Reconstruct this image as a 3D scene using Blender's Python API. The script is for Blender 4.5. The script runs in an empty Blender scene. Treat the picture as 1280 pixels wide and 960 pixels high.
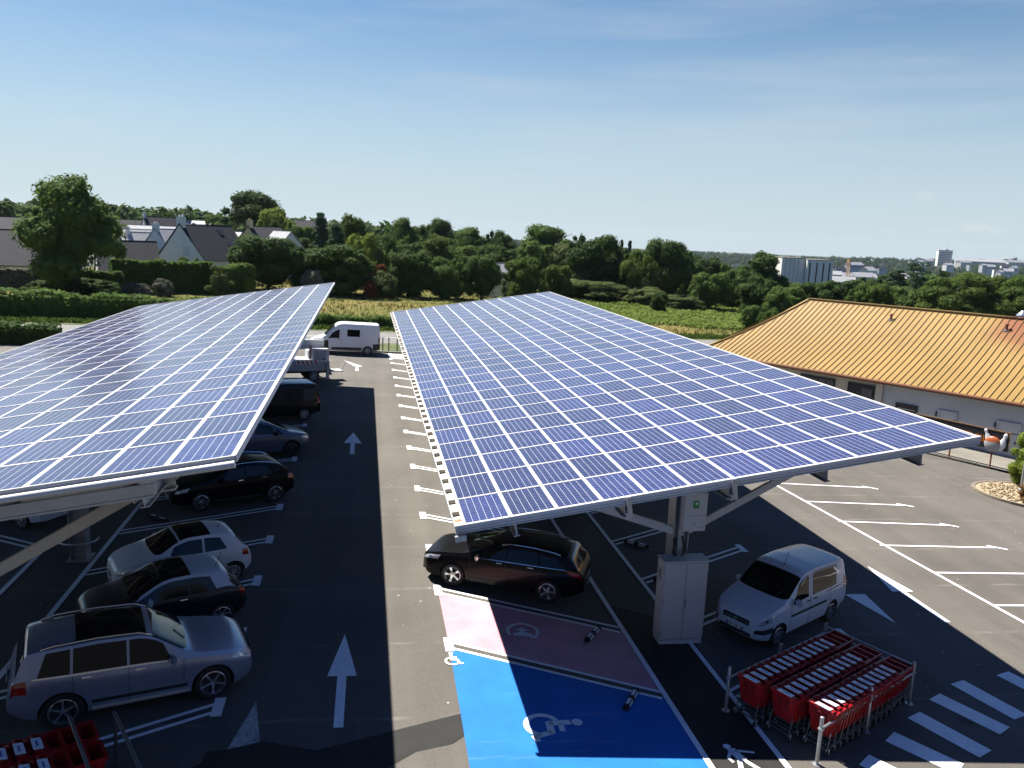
import bpy, bmesh, math, random
import numpy as np
from mathutils import Vector, Matrix, noise as mnoise
rad = math.radians
SC = bpy.context.scene
COL = SC.collection
rnd = random.Random(7)

# ------------------------------------------------------------------ camera, sky, sun, exposure
F_PX, YAW, PITCH, ROLL = 998.98, .1864, .1833, -.042
CAM = Vector((0, 0, 10))
cy, sy, cp, sp = math.cos(YAW), math.sin(YAW), math.cos(PITCH), math.sin(PITCH)
FWD = Vector((sy*cp, cy*cp, -sp)); r0 = Vector((cy, -sy, 0)); d0 = FWD.cross(r0)
RIGHT = math.cos(ROLL)*r0 + math.sin(ROLL)*d0
DOWN = -math.sin(ROLL)*r0 + math.cos(ROLL)*d0
cam = bpy.data.objects.new('camera', bpy.data.cameras.new('camera'))
COL.objects.link(cam); SC.camera = cam
cam.matrix_world = Matrix(((RIGHT.x, -DOWN.x, -FWD.x, CAM.x), (RIGHT.y, -DOWN.y, -FWD.y, CAM.y),
                           (RIGHT.z, -DOWN.z, -FWD.z, CAM.z), (0, 0, 0, 1)))
cam.data.sensor_width = 36; cam.data.lens = 36*F_PX/1280
cam.data.clip_start = .1; cam.data.clip_end = 20000

SUN_TO = Vector((-.40, .52, 1)).normalized()
ELEV = math.asin(SUN_TO.z); AZ = math.atan2(SUN_TO.x, SUN_TO.y)
sun = bpy.data.objects.new('sun', bpy.data.lights.new('sun', 'SUN')); COL.objects.link(sun)
sun.data.energy = 5.0; sun.data.angle = rad(.5); sun.data.color = (1, .955, .88)
sun.rotation_euler = (-SUN_TO).to_track_quat('-Z', 'Y').to_euler()

W = bpy.data.worlds.new('World'); SC.world = W; W.use_nodes = True
nt = W.node_tree; N = nt.nodes; LK = nt.links
bg = N['Background']; bg.inputs[1].default_value = .05
sky = N.new('ShaderNodeTexSky'); sky.sky_type = 'NISHITA'; sky.sun_disc = False
sky.sun_elevation = ELEV; sky.sun_rotation = AZ; sky.air_density = 1.0; sky.dust_density = .2; sky.ozone_density = 3.0; sky.altitude = 60
tc = N.new('ShaderNodeTexCoord')
def wnode(t, **k):
    n = N.new(t)
    for a, b in k.items(): setattr(n, a, b)
    return n
# thin cirrus streaks mixed into the sky by direction
mp = wnode('ShaderNodeMapping'); mp.inputs['Rotation'].default_value = (0, rad(5), 0); mp.inputs['Scale'].default_value = (1.6, 1.6, 15)
LK.new(tc.outputs['Generated'], mp.inputs[0])
n1 = wnode('ShaderNodeTexNoise'); n1.inputs['Scale'].default_value = 1.7; n1.inputs['Detail'].default_value = 7; n1.inputs['Roughness'].default_value = .55; n1.inputs['Distortion'].default_value = .25
LK.new(mp.outputs[0], n1.inputs['Vector'])
cr = wnode('ShaderNodeMapRange'); cr.inputs[1].default_value = .46; cr.inputs[2].default_value = .8; cr.inputs[3].default_value = 0; cr.inputs[4].default_value = .36
LK.new(n1.outputs[0], cr.inputs[0])
sx_ = wnode('ShaderNodeSeparateXYZ'); LK.new(tc.outputs['Generated'], sx_.inputs[0])
em = wnode('ShaderNodeMapRange'); em.interpolation_type = 'SMOOTHSTEP'
em.inputs[1].default_value = .02; em.inputs[2].default_value = .12; LK.new(sx_.outputs[2], em.inputs[0])
em2 = wnode('ShaderNodeMapRange'); em2.interpolation_type = 'SMOOTHSTEP'
em2.inputs[1].default_value = .5; em2.inputs[2].default_value = .25; LK.new(sx_.outputs[2], em2.inputs[0])
m1 = wnode('ShaderNodeMath', operation='MULTIPLY'); LK.new(cr.outputs[0], m1.inputs[0]); LK.new(em.outputs[0], m1.inputs[1])
m2 = wnode('ShaderNodeMath', operation='MULTIPLY'); LK.new(m1.outputs[0], m2.inputs[0]); LK.new(em2.outputs[0], m2.inputs[1])
fac = m2
def ray(px, py):
    return RIGHT*((px-640)/F_PX) + DOWN*((py-480)/F_PX) + FWD
n2 = wnode('ShaderNodeTexNoise'); n2.inputs['Scale'].default_value = 55; n2.inputs['Detail'].default_value = 5
LK.new(tc.outputs['Generated'], n2.inputs['Vector'])
for (px, py, wx, wz, amt) in ((1228, 285, .026, .0065, .75), (1155, 245, .018, .006, .4), (1170, 287, .018, .006, .35), (1112, 290, .012, .006, .3)):
    d = ray(px, py).normalized()
    sub = wnode('ShaderNodeVectorMath', operation='SUBTRACT'); sub.inputs[1].default_value = d; LK.new(tc.outputs['Generated'], sub.inputs[0])
    mul = wnode('ShaderNodeVectorMath', operation='MULTIPLY'); mul.inputs[1].default_value = (1/wx, 1/wx, 1/wz); LK.new(sub.outputs[0], mul.inputs[0])
    ln = wnode('ShaderNodeVectorMath', operation='LENGTH'); LK.new(mul.outputs[0], ln.inputs[0])
    ad = wnode('ShaderNodeMath', operation='ADD'); LK.new(ln.outputs['Value'], ad.inputs[0])
    nn = wnode('ShaderNodeMath', operation='MULTIPLY_ADD'); LK.new(n2.outputs[0], nn.inputs[0]); nn.inputs[1].default_value = 2.2; nn.inputs[2].default_value = -1.1
    LK.new(nn.outputs[0], ad.inputs[1])
    mr = wnode('ShaderNodeMapRange'); mr.interpolation_type = 'SMOOTHSTEP'; mr.inputs[1].default_value = 1.15; mr.inputs[2].default_value = .2; mr.inputs[4].default_value = amt
    LK.new(ad.outputs[0], mr.inputs[0])
    mx = wnode('ShaderNodeMath', operation='MAXIMUM'); LK.new(fac.outputs[0], mx.inputs[0]); LK.new(mr.outputs[0], mx.inputs[1]); fac = mx
hz = wnode('ShaderNodeMapRange'); hz.interpolation_type = 'SMOOTHSTEP'; hz.inputs[1].default_value = .30; hz.inputs[2].default_value = -.02; hz.inputs[4].default_value = .9
LK.new(sx_.outputs[2], hz.inputs[0])
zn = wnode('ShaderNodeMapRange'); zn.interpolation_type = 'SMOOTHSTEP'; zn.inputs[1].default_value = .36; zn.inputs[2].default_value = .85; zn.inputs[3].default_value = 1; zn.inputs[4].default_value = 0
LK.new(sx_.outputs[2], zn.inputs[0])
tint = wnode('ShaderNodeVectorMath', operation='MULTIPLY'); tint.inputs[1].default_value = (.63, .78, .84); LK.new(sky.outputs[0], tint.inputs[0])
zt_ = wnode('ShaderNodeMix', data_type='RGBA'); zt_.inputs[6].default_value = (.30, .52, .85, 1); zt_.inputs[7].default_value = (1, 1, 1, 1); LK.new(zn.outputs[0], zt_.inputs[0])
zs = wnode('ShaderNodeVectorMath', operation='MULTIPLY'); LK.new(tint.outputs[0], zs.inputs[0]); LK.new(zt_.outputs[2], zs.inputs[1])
hm = wnode('ShaderNodeMix', data_type='RGBA'); LK.new(hz.outputs[0], hm.inputs[0]); LK.new(zs.outputs[0], hm.inputs[6]); hm.inputs[7].default_value = (4.95, 5.8, 6.4, 1)
# sky dimmed and tinted blue away from the view to shape the fill in shade
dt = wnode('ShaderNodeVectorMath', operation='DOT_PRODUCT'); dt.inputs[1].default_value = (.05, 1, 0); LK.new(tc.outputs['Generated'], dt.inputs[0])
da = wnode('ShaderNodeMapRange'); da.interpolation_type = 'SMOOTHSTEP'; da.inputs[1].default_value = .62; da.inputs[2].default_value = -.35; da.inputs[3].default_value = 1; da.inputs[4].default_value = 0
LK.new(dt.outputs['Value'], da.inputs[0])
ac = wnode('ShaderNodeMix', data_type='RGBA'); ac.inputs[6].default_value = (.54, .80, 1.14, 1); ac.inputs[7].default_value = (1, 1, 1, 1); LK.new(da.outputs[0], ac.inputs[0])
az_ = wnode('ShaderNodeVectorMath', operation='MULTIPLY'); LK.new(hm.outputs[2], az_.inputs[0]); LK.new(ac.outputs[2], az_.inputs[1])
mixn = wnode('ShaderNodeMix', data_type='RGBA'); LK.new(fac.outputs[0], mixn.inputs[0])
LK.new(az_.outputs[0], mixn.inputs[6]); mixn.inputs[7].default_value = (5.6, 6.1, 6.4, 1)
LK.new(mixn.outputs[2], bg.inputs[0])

vs = SC.view_settings; vs.view_transform = 'Standard'; vs.look = 'None'; vs.gamma = 1; vs.use_curve_mapping = False
vs.exposure = 1.3
SC.cycles.max_bounces = 6; SC.cycles.diffuse_bounces = 1; SC.cycles.glossy_bounces = 3; SC.cycles.transmission_bounces = 3
SC.cycles.volume_bounces = 0; SC.cycles.sample_clamp_indirect = 6

# ------------------------------------------------------------------ terrain
SLOPE = .035
def sm(v, a, b):
    t = max(0, min(1, (v-a)/(b-a))); return t*t*(3-2*t)
def gz(x): return -SLOPE*max(-110, min(110, x))
def T(x, y):
    z = gz(x); r = math.hypot(x, y); az = math.degrees(math.atan2(x, y)) if y > 0 else 0
    rt = sm(az, 5, 16) * (1 if y > 0 else 0)
    z += rt*(-40*sm(r, 2450, 3200) - 34*sm(r, 190, 800) + (10+14*sm(az, 28, 44))*sm(r, 1300, 2300))
    z += (1-sm(az, 2, 16))*(3.5*sm(r, 150, 420)) * (1 if y > 0 else 0)
    z += (mnoise.noise(Vector((x*.004, y*.004, 3)))*4*sm(r, 200, 700))
    return z
def gp(px, py, h=0):
    "photo pixel -> point on the sloping lot (h above it)"
    v = ray(px, py); t = -(10-h)/(v.z + SLOPE*v.x); return CAM + v*t
def at(px, py, Y):
    v = ray(px, py); return CAM + v*(Y/v.y)
def atz(px, py, z):
    v = ray(px, py); return CAM + v*((z-10)/v.z)

# ------------------------------------------------------------------ materials
def nodes(name):
    m = bpy.data.materials.new(name); m.use_nodes = True
    return m, m.node_tree.nodes, m.node_tree.links, m.node_tree.nodes['Principled BSDF']
def mat(name, col, rough=.6, metal=0, vary=0, vscale=3., coat=0, spec=.5, bump=0, bscale=40., coords='Object', col2=None, stretch=None):
    m, n, l, p = nodes(name)
    c = (*col, 1); p.inputs['Base Color'].default_value = c
    p.inputs['Roughness'].default_value = rough; p.inputs['Metallic'].default_value = metal
    p.inputs['Coat Weight'].default_value = coat; p.inputs['Coat Roughness'].default_value = .04
    p.inputs['Specular IOR Level'].default_value = spec
    if vary or bump or col2:
        t = n.new('ShaderNodeTexCoord'); src = t.outputs[coords]
        if stretch:
            mm = n.new('ShaderNodeMapping'); mm.inputs['Scale'].default_value = stretch; l.new(src, mm.inputs[0]); src = mm.outputs[0]
    if vary or col2:
        a = n.new('ShaderNodeTexNoise'); a.inputs['Scale'].default_value = vscale; a.inputs['Detail'].default_value = 8; a.inputs['Roughness'].default_value = .65
        l.new(src, a.inputs['Vector'])
        r = n.new('ShaderNodeValToRGB'); r.color_ramp.elements[0].position = .3; r.color_ramp.elements[1].position = .7
        lo = tuple(v*(1-vary) for v in col); hi = col2 if col2 else tuple(min(1, v*(1+vary)) for v in col)
        r.color_ramp.elements[0].color = (*lo, 1); r.color_ramp.elements[1].color = (*hi, 1)
        l.new(a.outputs[0], r.inputs[0]); l.new(r.outputs[0], p.inputs['Base Color'])
    if bump:
        b = n.new('ShaderNodeTexNoise'); b.inputs['Scale'].default_value = bscale; b.inputs['Detail'].default_value = 4; l.new(src, b.inputs['Vector'])
        bp = n.new('ShaderNodeBump'); bp.inputs['Strength'].default_value = bump; bp.inputs['Distance'].default_value = .02
        l.new(b.outputs[0], bp.inputs['Height']); l.new(bp.outputs[0], p.inputs['Normal'])
    return m
def paint(name, col, metal=0, rough=.35):
    m = mat(name, col, rough, metal, coat=.55, spec=.35); return m
def leafmat(name, col, col2):
    m, n, l, p = nodes(name)
    oi = n.new('ShaderNodeObjectInfo'); g = n.new('ShaderNodeNewGeometry')
    mp_ = n.new('ShaderNodeMix'); mp_.data_type = 'RGBA'
    mp_.inputs[6].default_value = (*col, 1); mp_.inputs[7].default_value = (*col2, 1)
    a = n.new('ShaderNodeMath'); a.operation = 'MULTIPLY_ADD'; a.inputs[1].default_value = .55; l.new(g.outputs['Random Per Island'], a.inputs[0])
    b = n.new('ShaderNodeMath'); b.operation = 'MULTIPLY'; b.inputs[1].default_value = .45; l.new(oi.outputs['Random'], b.inputs[0])
    l.new(b.outputs[0], a.inputs[2]); l.new(a.outputs[0], mp_.inputs[0])
    l.new(mp_.outputs[2], p.inputs['Base Color']); p.inputs['Roughness'].default_value = .75; p.inputs['Specular IOR Level'].default_value = .08
    tr = n.new('ShaderNodeBsdfTranslucent'); l.new(mp_.outputs[2], tr.inputs[0])
    ms = n.new('ShaderNodeMixShader'); ms.inputs[0].default_value = .40
    l.new(p.outputs[0], ms.inputs[1]); l.new(tr.outputs[0], ms.inputs[2]); l.new(ms.outputs[0], n['Material Output'].inputs[0])
    return m

def asphalt():
    m, n, l, p = nodes('asphalt')
    t = n.new('ShaderNodeTexCoord'); o = t.outputs['Object']
    def noise(s, d=6, r=.6):
        a = n.new('ShaderNodeTexNoise'); a.inputs['Scale'].default_value = s; a.inputs['Detail'].default_value = d; a.inputs['Roughness'].default_value = r; l.new(o, a.inputs['Vector']); return a.outputs[0]
    r = n.new('ShaderNodeValToRGB'); e = r.color_ramp.elements
    e[0].position = .3; e[0].color = (.090, .081, .070, 1); e[1].position = .72; e[1].color = (.130, .118, .102, 1)
    l.new(noise(.22, 5, .55), r.inputs[0])
    f = n.new('ShaderNodeMix'); f.data_type = 'RGBA'; f.blend_type = 'MULTIPLY'; f.inputs[0].default_value = 1
    rf = n.new('ShaderNodeMapRange'); rf.inputs[1].default_value = .35; rf.inputs[2].default_value = .65; rf.inputs[3].default_value = .72; rf.inputs[4].default_value = 1.22
    l.new(noise(28, 8, .8), rf.inputs[0]); l.new(r.outputs[0], f.inputs[6]); l.new(rf.outputs[0], f.inputs[7])
    # streaks along the lanes and dark drips
    mp_ = n.new('ShaderNodeMapping'); mp_.inputs['Scale'].default_value = (1.1, .06, 1); l.new(o, mp_.inputs[0])
    st = n.new('ShaderNodeTexNoise'); st.inputs['Scale'].default_value = 1; st.inputs['Detail'].default_value = 5; l.new(mp_.outputs[0], st.inputs['Vector'])
    sr = n.new('ShaderNodeMapRange'); sr.inputs[1].default_value = .3; sr.inputs[2].default_value = .7; sr.inputs[3].default_value = .86; sr.inputs[4].default_value = 1.1; l.new(st.outputs[0], sr.inputs[0])
    f2 = n.new('ShaderNodeMix'); f2.data_type = 'RGBA'; f2.blend_type = 'MULTIPLY'; f2.inputs[0].default_value = 1
    l.new(f.outputs[2], f2.inputs[6]); l.new(sr.outputs[0], f2.inputs[7])
    # laying seams across the lanes, light and worn
    sxyz = n.new('ShaderNodeSeparateXYZ'); l.new(o, sxyz.inputs[0])
    wv = n.new('ShaderNodeMath'); wv.operation = 'MULTIPLY_ADD'; wv.inputs[1].default_value = .35; l.new(noise(.5, 3), wv.inputs[0]); l.new(sxyz.outputs[1], wv.inputs[2])
    fr = n.new('ShaderNodeMath'); fr.operation = 'PINGPONG'; fr.inputs[1].default_value = 1.55; l.new(wv.outputs[0], fr.inputs[0])
    lt = n.new('ShaderNodeMapRange'); lt.inputs[1].default_value = 0; lt.inputs[2].default_value = .09; lt.inputs[3].default_value = .30; lt.inputs[4].default_value = 0; l.new(fr.outputs[0], lt.inputs[0])
    nz = n.new('ShaderNodeMapRange'); nz.inputs[1].default_value = .42; nz.inputs[2].default_value = .68; l.new(noise(.9, 5), nz.inputs[0])
    ml = n.new('ShaderNodeMath'); ml.operation = 'MULTIPLY'; l.new(lt.outputs[0], ml.inputs[0]); l.new(nz.outputs[0], ml.inputs[1])
    f3 = n.new('ShaderNodeMix'); f3.data_type = 'RGBA'; l.new(ml.outputs[0], f3.inputs[0]); l.new(f2.outputs[2], f3.inputs[6]); f3.inputs[7].default_value = (.34, .32, .28, 1)
    # scattered pale specks (gum, grit) and oil spots
    vo = n.new('ShaderNodeTexVoronoi'); vo.inputs['Scale'].default_value = 1.5; vo.inputs['Randomness'].default_value = 1; l.new(o, vo.inputs['Vector'])
    vs_ = n.new('ShaderNodeMapRange'); vs_.inputs[1].default_value = .035; vs_.inputs[2].default_value = .055; vs_.inputs[3].default_value = .8; vs_.inputs[4].default_value = 0; l.new(vo.outputs['Distance'], vs_.inputs[0])
    f4 = n.new('ShaderNodeMix'); f4.data_type = 'RGBA'; l.new(vs_.outputs[0], f4.inputs[0]); l.new(f3.outputs[2], f4.inputs[6]); f4.inputs[7].default_value = (.4, .39, .36, 1)
    vo2 = n.new('ShaderNodeTexVoronoi'); vo2.inputs['Scale'].default_value = .23; l.new(o, vo2.inputs['Vector'])
    d2 = n.new('ShaderNodeMath'); d2.operation = 'MULTIPLY_ADD'; d2.inputs[1].default_value = .08; l.new(noise(6, 4), d2.inputs[0]); l.new(vo2.outputs['Distance'], d2.inputs[2])
    v2 = n.new('ShaderNodeMapRange'); v2.inputs[1].default_value = .07; v2.inputs[2].default_value = .10; v2.inputs[3].default_value = .55; v2.inputs[4].default_value = 0; l.new(d2.outputs[0], v2.inputs[0])
    f5 = n.new('ShaderNodeMix'); f5.data_type = 'RGBA'; l.new(v2.outputs[0], f5.inputs[0]); l.new(f4.outputs[2], f5.inputs[6]); f5.inputs[7].default_value = (.03, .028, .025, 1)
    ck = n.new('ShaderNodeTexVoronoi'); ck.feature = 'DISTANCE_TO_EDGE'; ck.inputs['Scale'].default_value = .16
    dv = n.new('ShaderNodeTexNoise'); dv.inputs['Scale'].default_value = 1.3; dv.inputs['Detail'].default_value = 6; l.new(o, dv.inputs['Vector'])
    dm = n.new('ShaderNodeMix'); dm.data_type = 'RGBA'; dm.blend_type = 'LINEAR_LIGHT'; dm.inputs[0].default_value = .55; l.new(o, dm.inputs[6]); l.new(dv.outputs['Color'], dm.inputs[7]); l.new(dm.outputs[2], ck.inputs['Vector'])
    cm_ = n.new('ShaderNodeMapRange'); cm_.inputs[1].default_value = .0015; cm_.inputs[2].default_value = .004; cm_.inputs[3].default_value = .6; cm_.inputs[4].default_value = 0; l.new(ck.outputs['Distance'], cm_.inputs[0])
    mk_ = n.new('ShaderNodeMapRange'); mk_.inputs[1].default_value = .5; mk_.inputs[2].default_value = .62; l.new(noise(.12, 4), mk_.inputs[0])
    mm_ = n.new('ShaderNodeMath'); mm_.operation = 'MULTIPLY'; l.new(cm_.outputs[0], mm_.inputs[0]); l.new(mk_.outputs[0], mm_.inputs[1])
    f6 = n.new('ShaderNodeMix'); f6.data_type = 'RGBA'; l.new(mm_.outputs[0], f6.inputs[0]); l.new(f5.outputs[2], f6.inputs[6]); f6.inputs[7].default_value = (.025, .023, .02, 1); f5 = f6
    l.new(f5.outputs[2], p.inputs['Base Color']); p.inputs['Roughness'].default_value = .85; p.inputs['Specular IOR Level'].default_value = .3
    bp = n.new('ShaderNodeBump'); bp.inputs['Strength'].default_value = .35; bp.inputs['Distance'].default_value = .01; l.new(noise(90, 4, .7), bp.inputs['Height']); l.new(bp.outputs[0], p.inputs['Normal'])
    return m

def panelmat():
    m, n, l, p = nodes('solar_cells')
    uv = n.new('ShaderNodeUVMap'); s = n.new('ShaderNodeSeparateXYZ'); l.new(uv.outputs[0], s.inputs[0])
    def line(sock, cells, half):
        a = n.new('ShaderNodeMath'); a.operation = 'MULTIPLY'; a.inputs[1].default_value = cells; l.new(sock, a.inputs[0])
        b = n.new('ShaderNodeMath'); b.operation = 'PINGPONG'; b.inputs[1].default_value = .5; l.new(a.outputs[0], b.inputs[0])
        c = n.new('ShaderNodeMath'); c.operation = 'LESS_THAN'; c.inputs[1].default_value = half; l.new(b.outputs[0], c.inputs[0]); return c.outputs[0], a.outputs[0]
    lu, au = line(s.outputs[0], 6, .028); lv, av = line(s.outputs[1], 10, .020)
    bus, _ = line(s.outputs[0], 18, .03)
    g = n.new('ShaderNodeNewGeometry')
    fl = n.new('ShaderNodeVectorMath'); fl.operation = 'FLOOR'
    cb = n.new('ShaderNodeCombineXYZ'); l.new(au, cb.inputs[0]); l.new(av, cb.inputs[1]); l.new(cb.outputs[0], fl.inputs[0])
    oi = n.new('ShaderNodeObjectInfo'); cb2 = n.new('ShaderNodeVectorMath'); cb2.operation = 'ADD'; l.new(fl.outputs[0], cb2.inputs[0])
    off = n.new('ShaderNodeCombineXYZ'); l.new(oi.outputs['Random'], off.inputs[2]); l.new(g.outputs['Random Per Island'], off.inputs[1]); l.new(off.outputs[0], cb2.inputs[1])
    wn = n.new('ShaderNodeTexWhiteNoise'); l.new(cb2.outputs[0], wn.inputs[0])
    tco = n.new('ShaderNodeTexCoord'); vor = n.new('ShaderNodeTexVoronoi'); vor.inputs['Scale'].default_value = 45; l.new(tco.outputs['Object'], vor.inputs['Vector'])
    av2 = n.new('ShaderNodeMath'); av2.operation = 'MULTIPLY_ADD'; av2.inputs[1].default_value = .35; 
    sv = n.new('ShaderNodeSeparateXYZ'); l.new(vor.outputs['Color'], sv.inputs[0]); l.new(sv.outputs[0], av2.inputs[0])
    hf = n.new('ShaderNodeMath'); hf.operation = 'MULTIPLY'; hf.inputs[1].default_value = .65; l.new(wn.outputs[0], hf.inputs[0]); l.new(hf.outputs[0], av2.inputs[2])
    cm = n.new('ShaderNodeMix'); cm.data_type = 'RGBA'; cm.inputs[6].default_value = (.010, .013, .066, 1); cm.inputs[7].default_value = (.020, .027, .115, 1); l.new(av2.outputs[0], cm.inputs[0])
    b1 = n.new('ShaderNodeMix'); b1.data_type = 'RGBA'; b1.inputs[7].default_value = (.22, .24, .36, 1); l.new(cm.outputs[2], b1.inputs[6])
    bf = n.new('ShaderNodeMath'); bf.operation = 'MULTIPLY'; bf.inputs[1].default_value = .25; l.new(bus, bf.inputs[0]); l.new(bf.outputs[0], b1.inputs[0])
    mx = n.new('ShaderNodeMath'); mx.operation = 'MAXIMUM'; l.new(lu, mx.inputs[0])
    lv2 = n.new('ShaderNodeMath'); lv2.operation = 'MULTIPLY'; lv2.inputs[1].default_value = .38; l.new(lv, lv2.inputs[0]); l.new(lv2.outputs[0], mx.inputs[1])
    b2 = n.new('ShaderNodeMix'); b2.data_type = 'RGBA'; b2.inputs[7].default_value = (.50, .51, .58, 1); l.new(b1.outputs[2], b2.inputs[6]); l.new(mx.outputs[0], b2.inputs[0])
    # dust film
    dn = n.new('ShaderNodeTexNoise'); dn.inputs['Scale'].default_value = 1.1; dn.inputs['Detail'].default_value = 6; l.new(tco.outputs['Object'], dn.inputs['Vector'])
    dr = n.new('ShaderNodeMapRange'); dr.inputs[1].default_value = .3; dr.inputs[2].default_value = .75; dr.inputs[3].default_value = .02; dr.inputs[4].default_value = .06; l.new(dn.outputs[0], dr.inputs[0])
    b3 = n.new('ShaderNodeMix'); b3.data_type = 'RGBA'; b3.inputs[7].default_value = (.42, .40, .38, 1); l.new(b2.outputs[2], b3.inputs[6]); l.new(dr.outputs[0], b3.inputs[0])
    l.new(b3.outputs[2], p.inputs['Base Color'])
    rn = n.new('ShaderNodeMapRange'); rn.inputs[1].default_value = .3; rn.inputs[2].default_value = .7; rn.inputs[3].default_value = .12; rn.inputs[4].default_value = .24; l.new(dn.outputs[0], rn.inputs[0]); l.new(rn.outputs[0], p.inputs['Roughness'])
    # bird droppings
    bd_ = n.new('ShaderNodeTexVoronoi'); bd_.inputs['Scale'].default_value = .42; l.new(tco.outputs['Object'], bd_.inputs['Vector'])
    bm_ = n.new('ShaderNodeMapRange'); bm_.inputs[1].default_value = .022; bm_.inputs[2].default_value = .034; bm_.inputs[3].default_value = .85; bm_.inputs[4].default_value = 0; l.new(bd_.outputs['Distance'], bm_.inputs[0])
    b4 = n.new('ShaderNodeMix'); b4.data_type = 'RGBA'; b4.inputs[7].default_value = (.6, .6, .56, 1); l.new(b3.outputs[2], b4.inputs[6]); l.new(bm_.outputs[0], b4.inputs[0]); l.new(b4.outputs[2], p.inputs['Base Color'])
    # each module its own tint
    rs = n.new('ShaderNodeMath'); rs.operation = 'ADD'; l.new(oi.outputs['Random'], rs.inputs[0]); l.new(g.outputs['Random Per Island'], rs.inputs[1])
    rf_ = n.new('ShaderNodeMath'); rf_.operation = 'FRACT'; l.new(rs.outputs[0], rf_.inputs[0])
    rm_ = n.new('ShaderNodeMapRange'); rm_.inputs[3].default_value = .72; rm_.inputs[4].default_value = 1.3; l.new(rf_.outputs[0], rm_.inputs[0])
    tv = n.new('ShaderNodeVectorMath'); tv.operation = 'SCALE'; l.new(cm.outputs[2], tv.inputs[0]); l.new(rm_.outputs[0], tv.inputs['Scale']); l.new(tv.outputs[0], b1.inputs[6])
    p.inputs['IOR'].default_value = 1.72; p.inputs['Specular IOR Level'].default_value = .5
    return m

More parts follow.
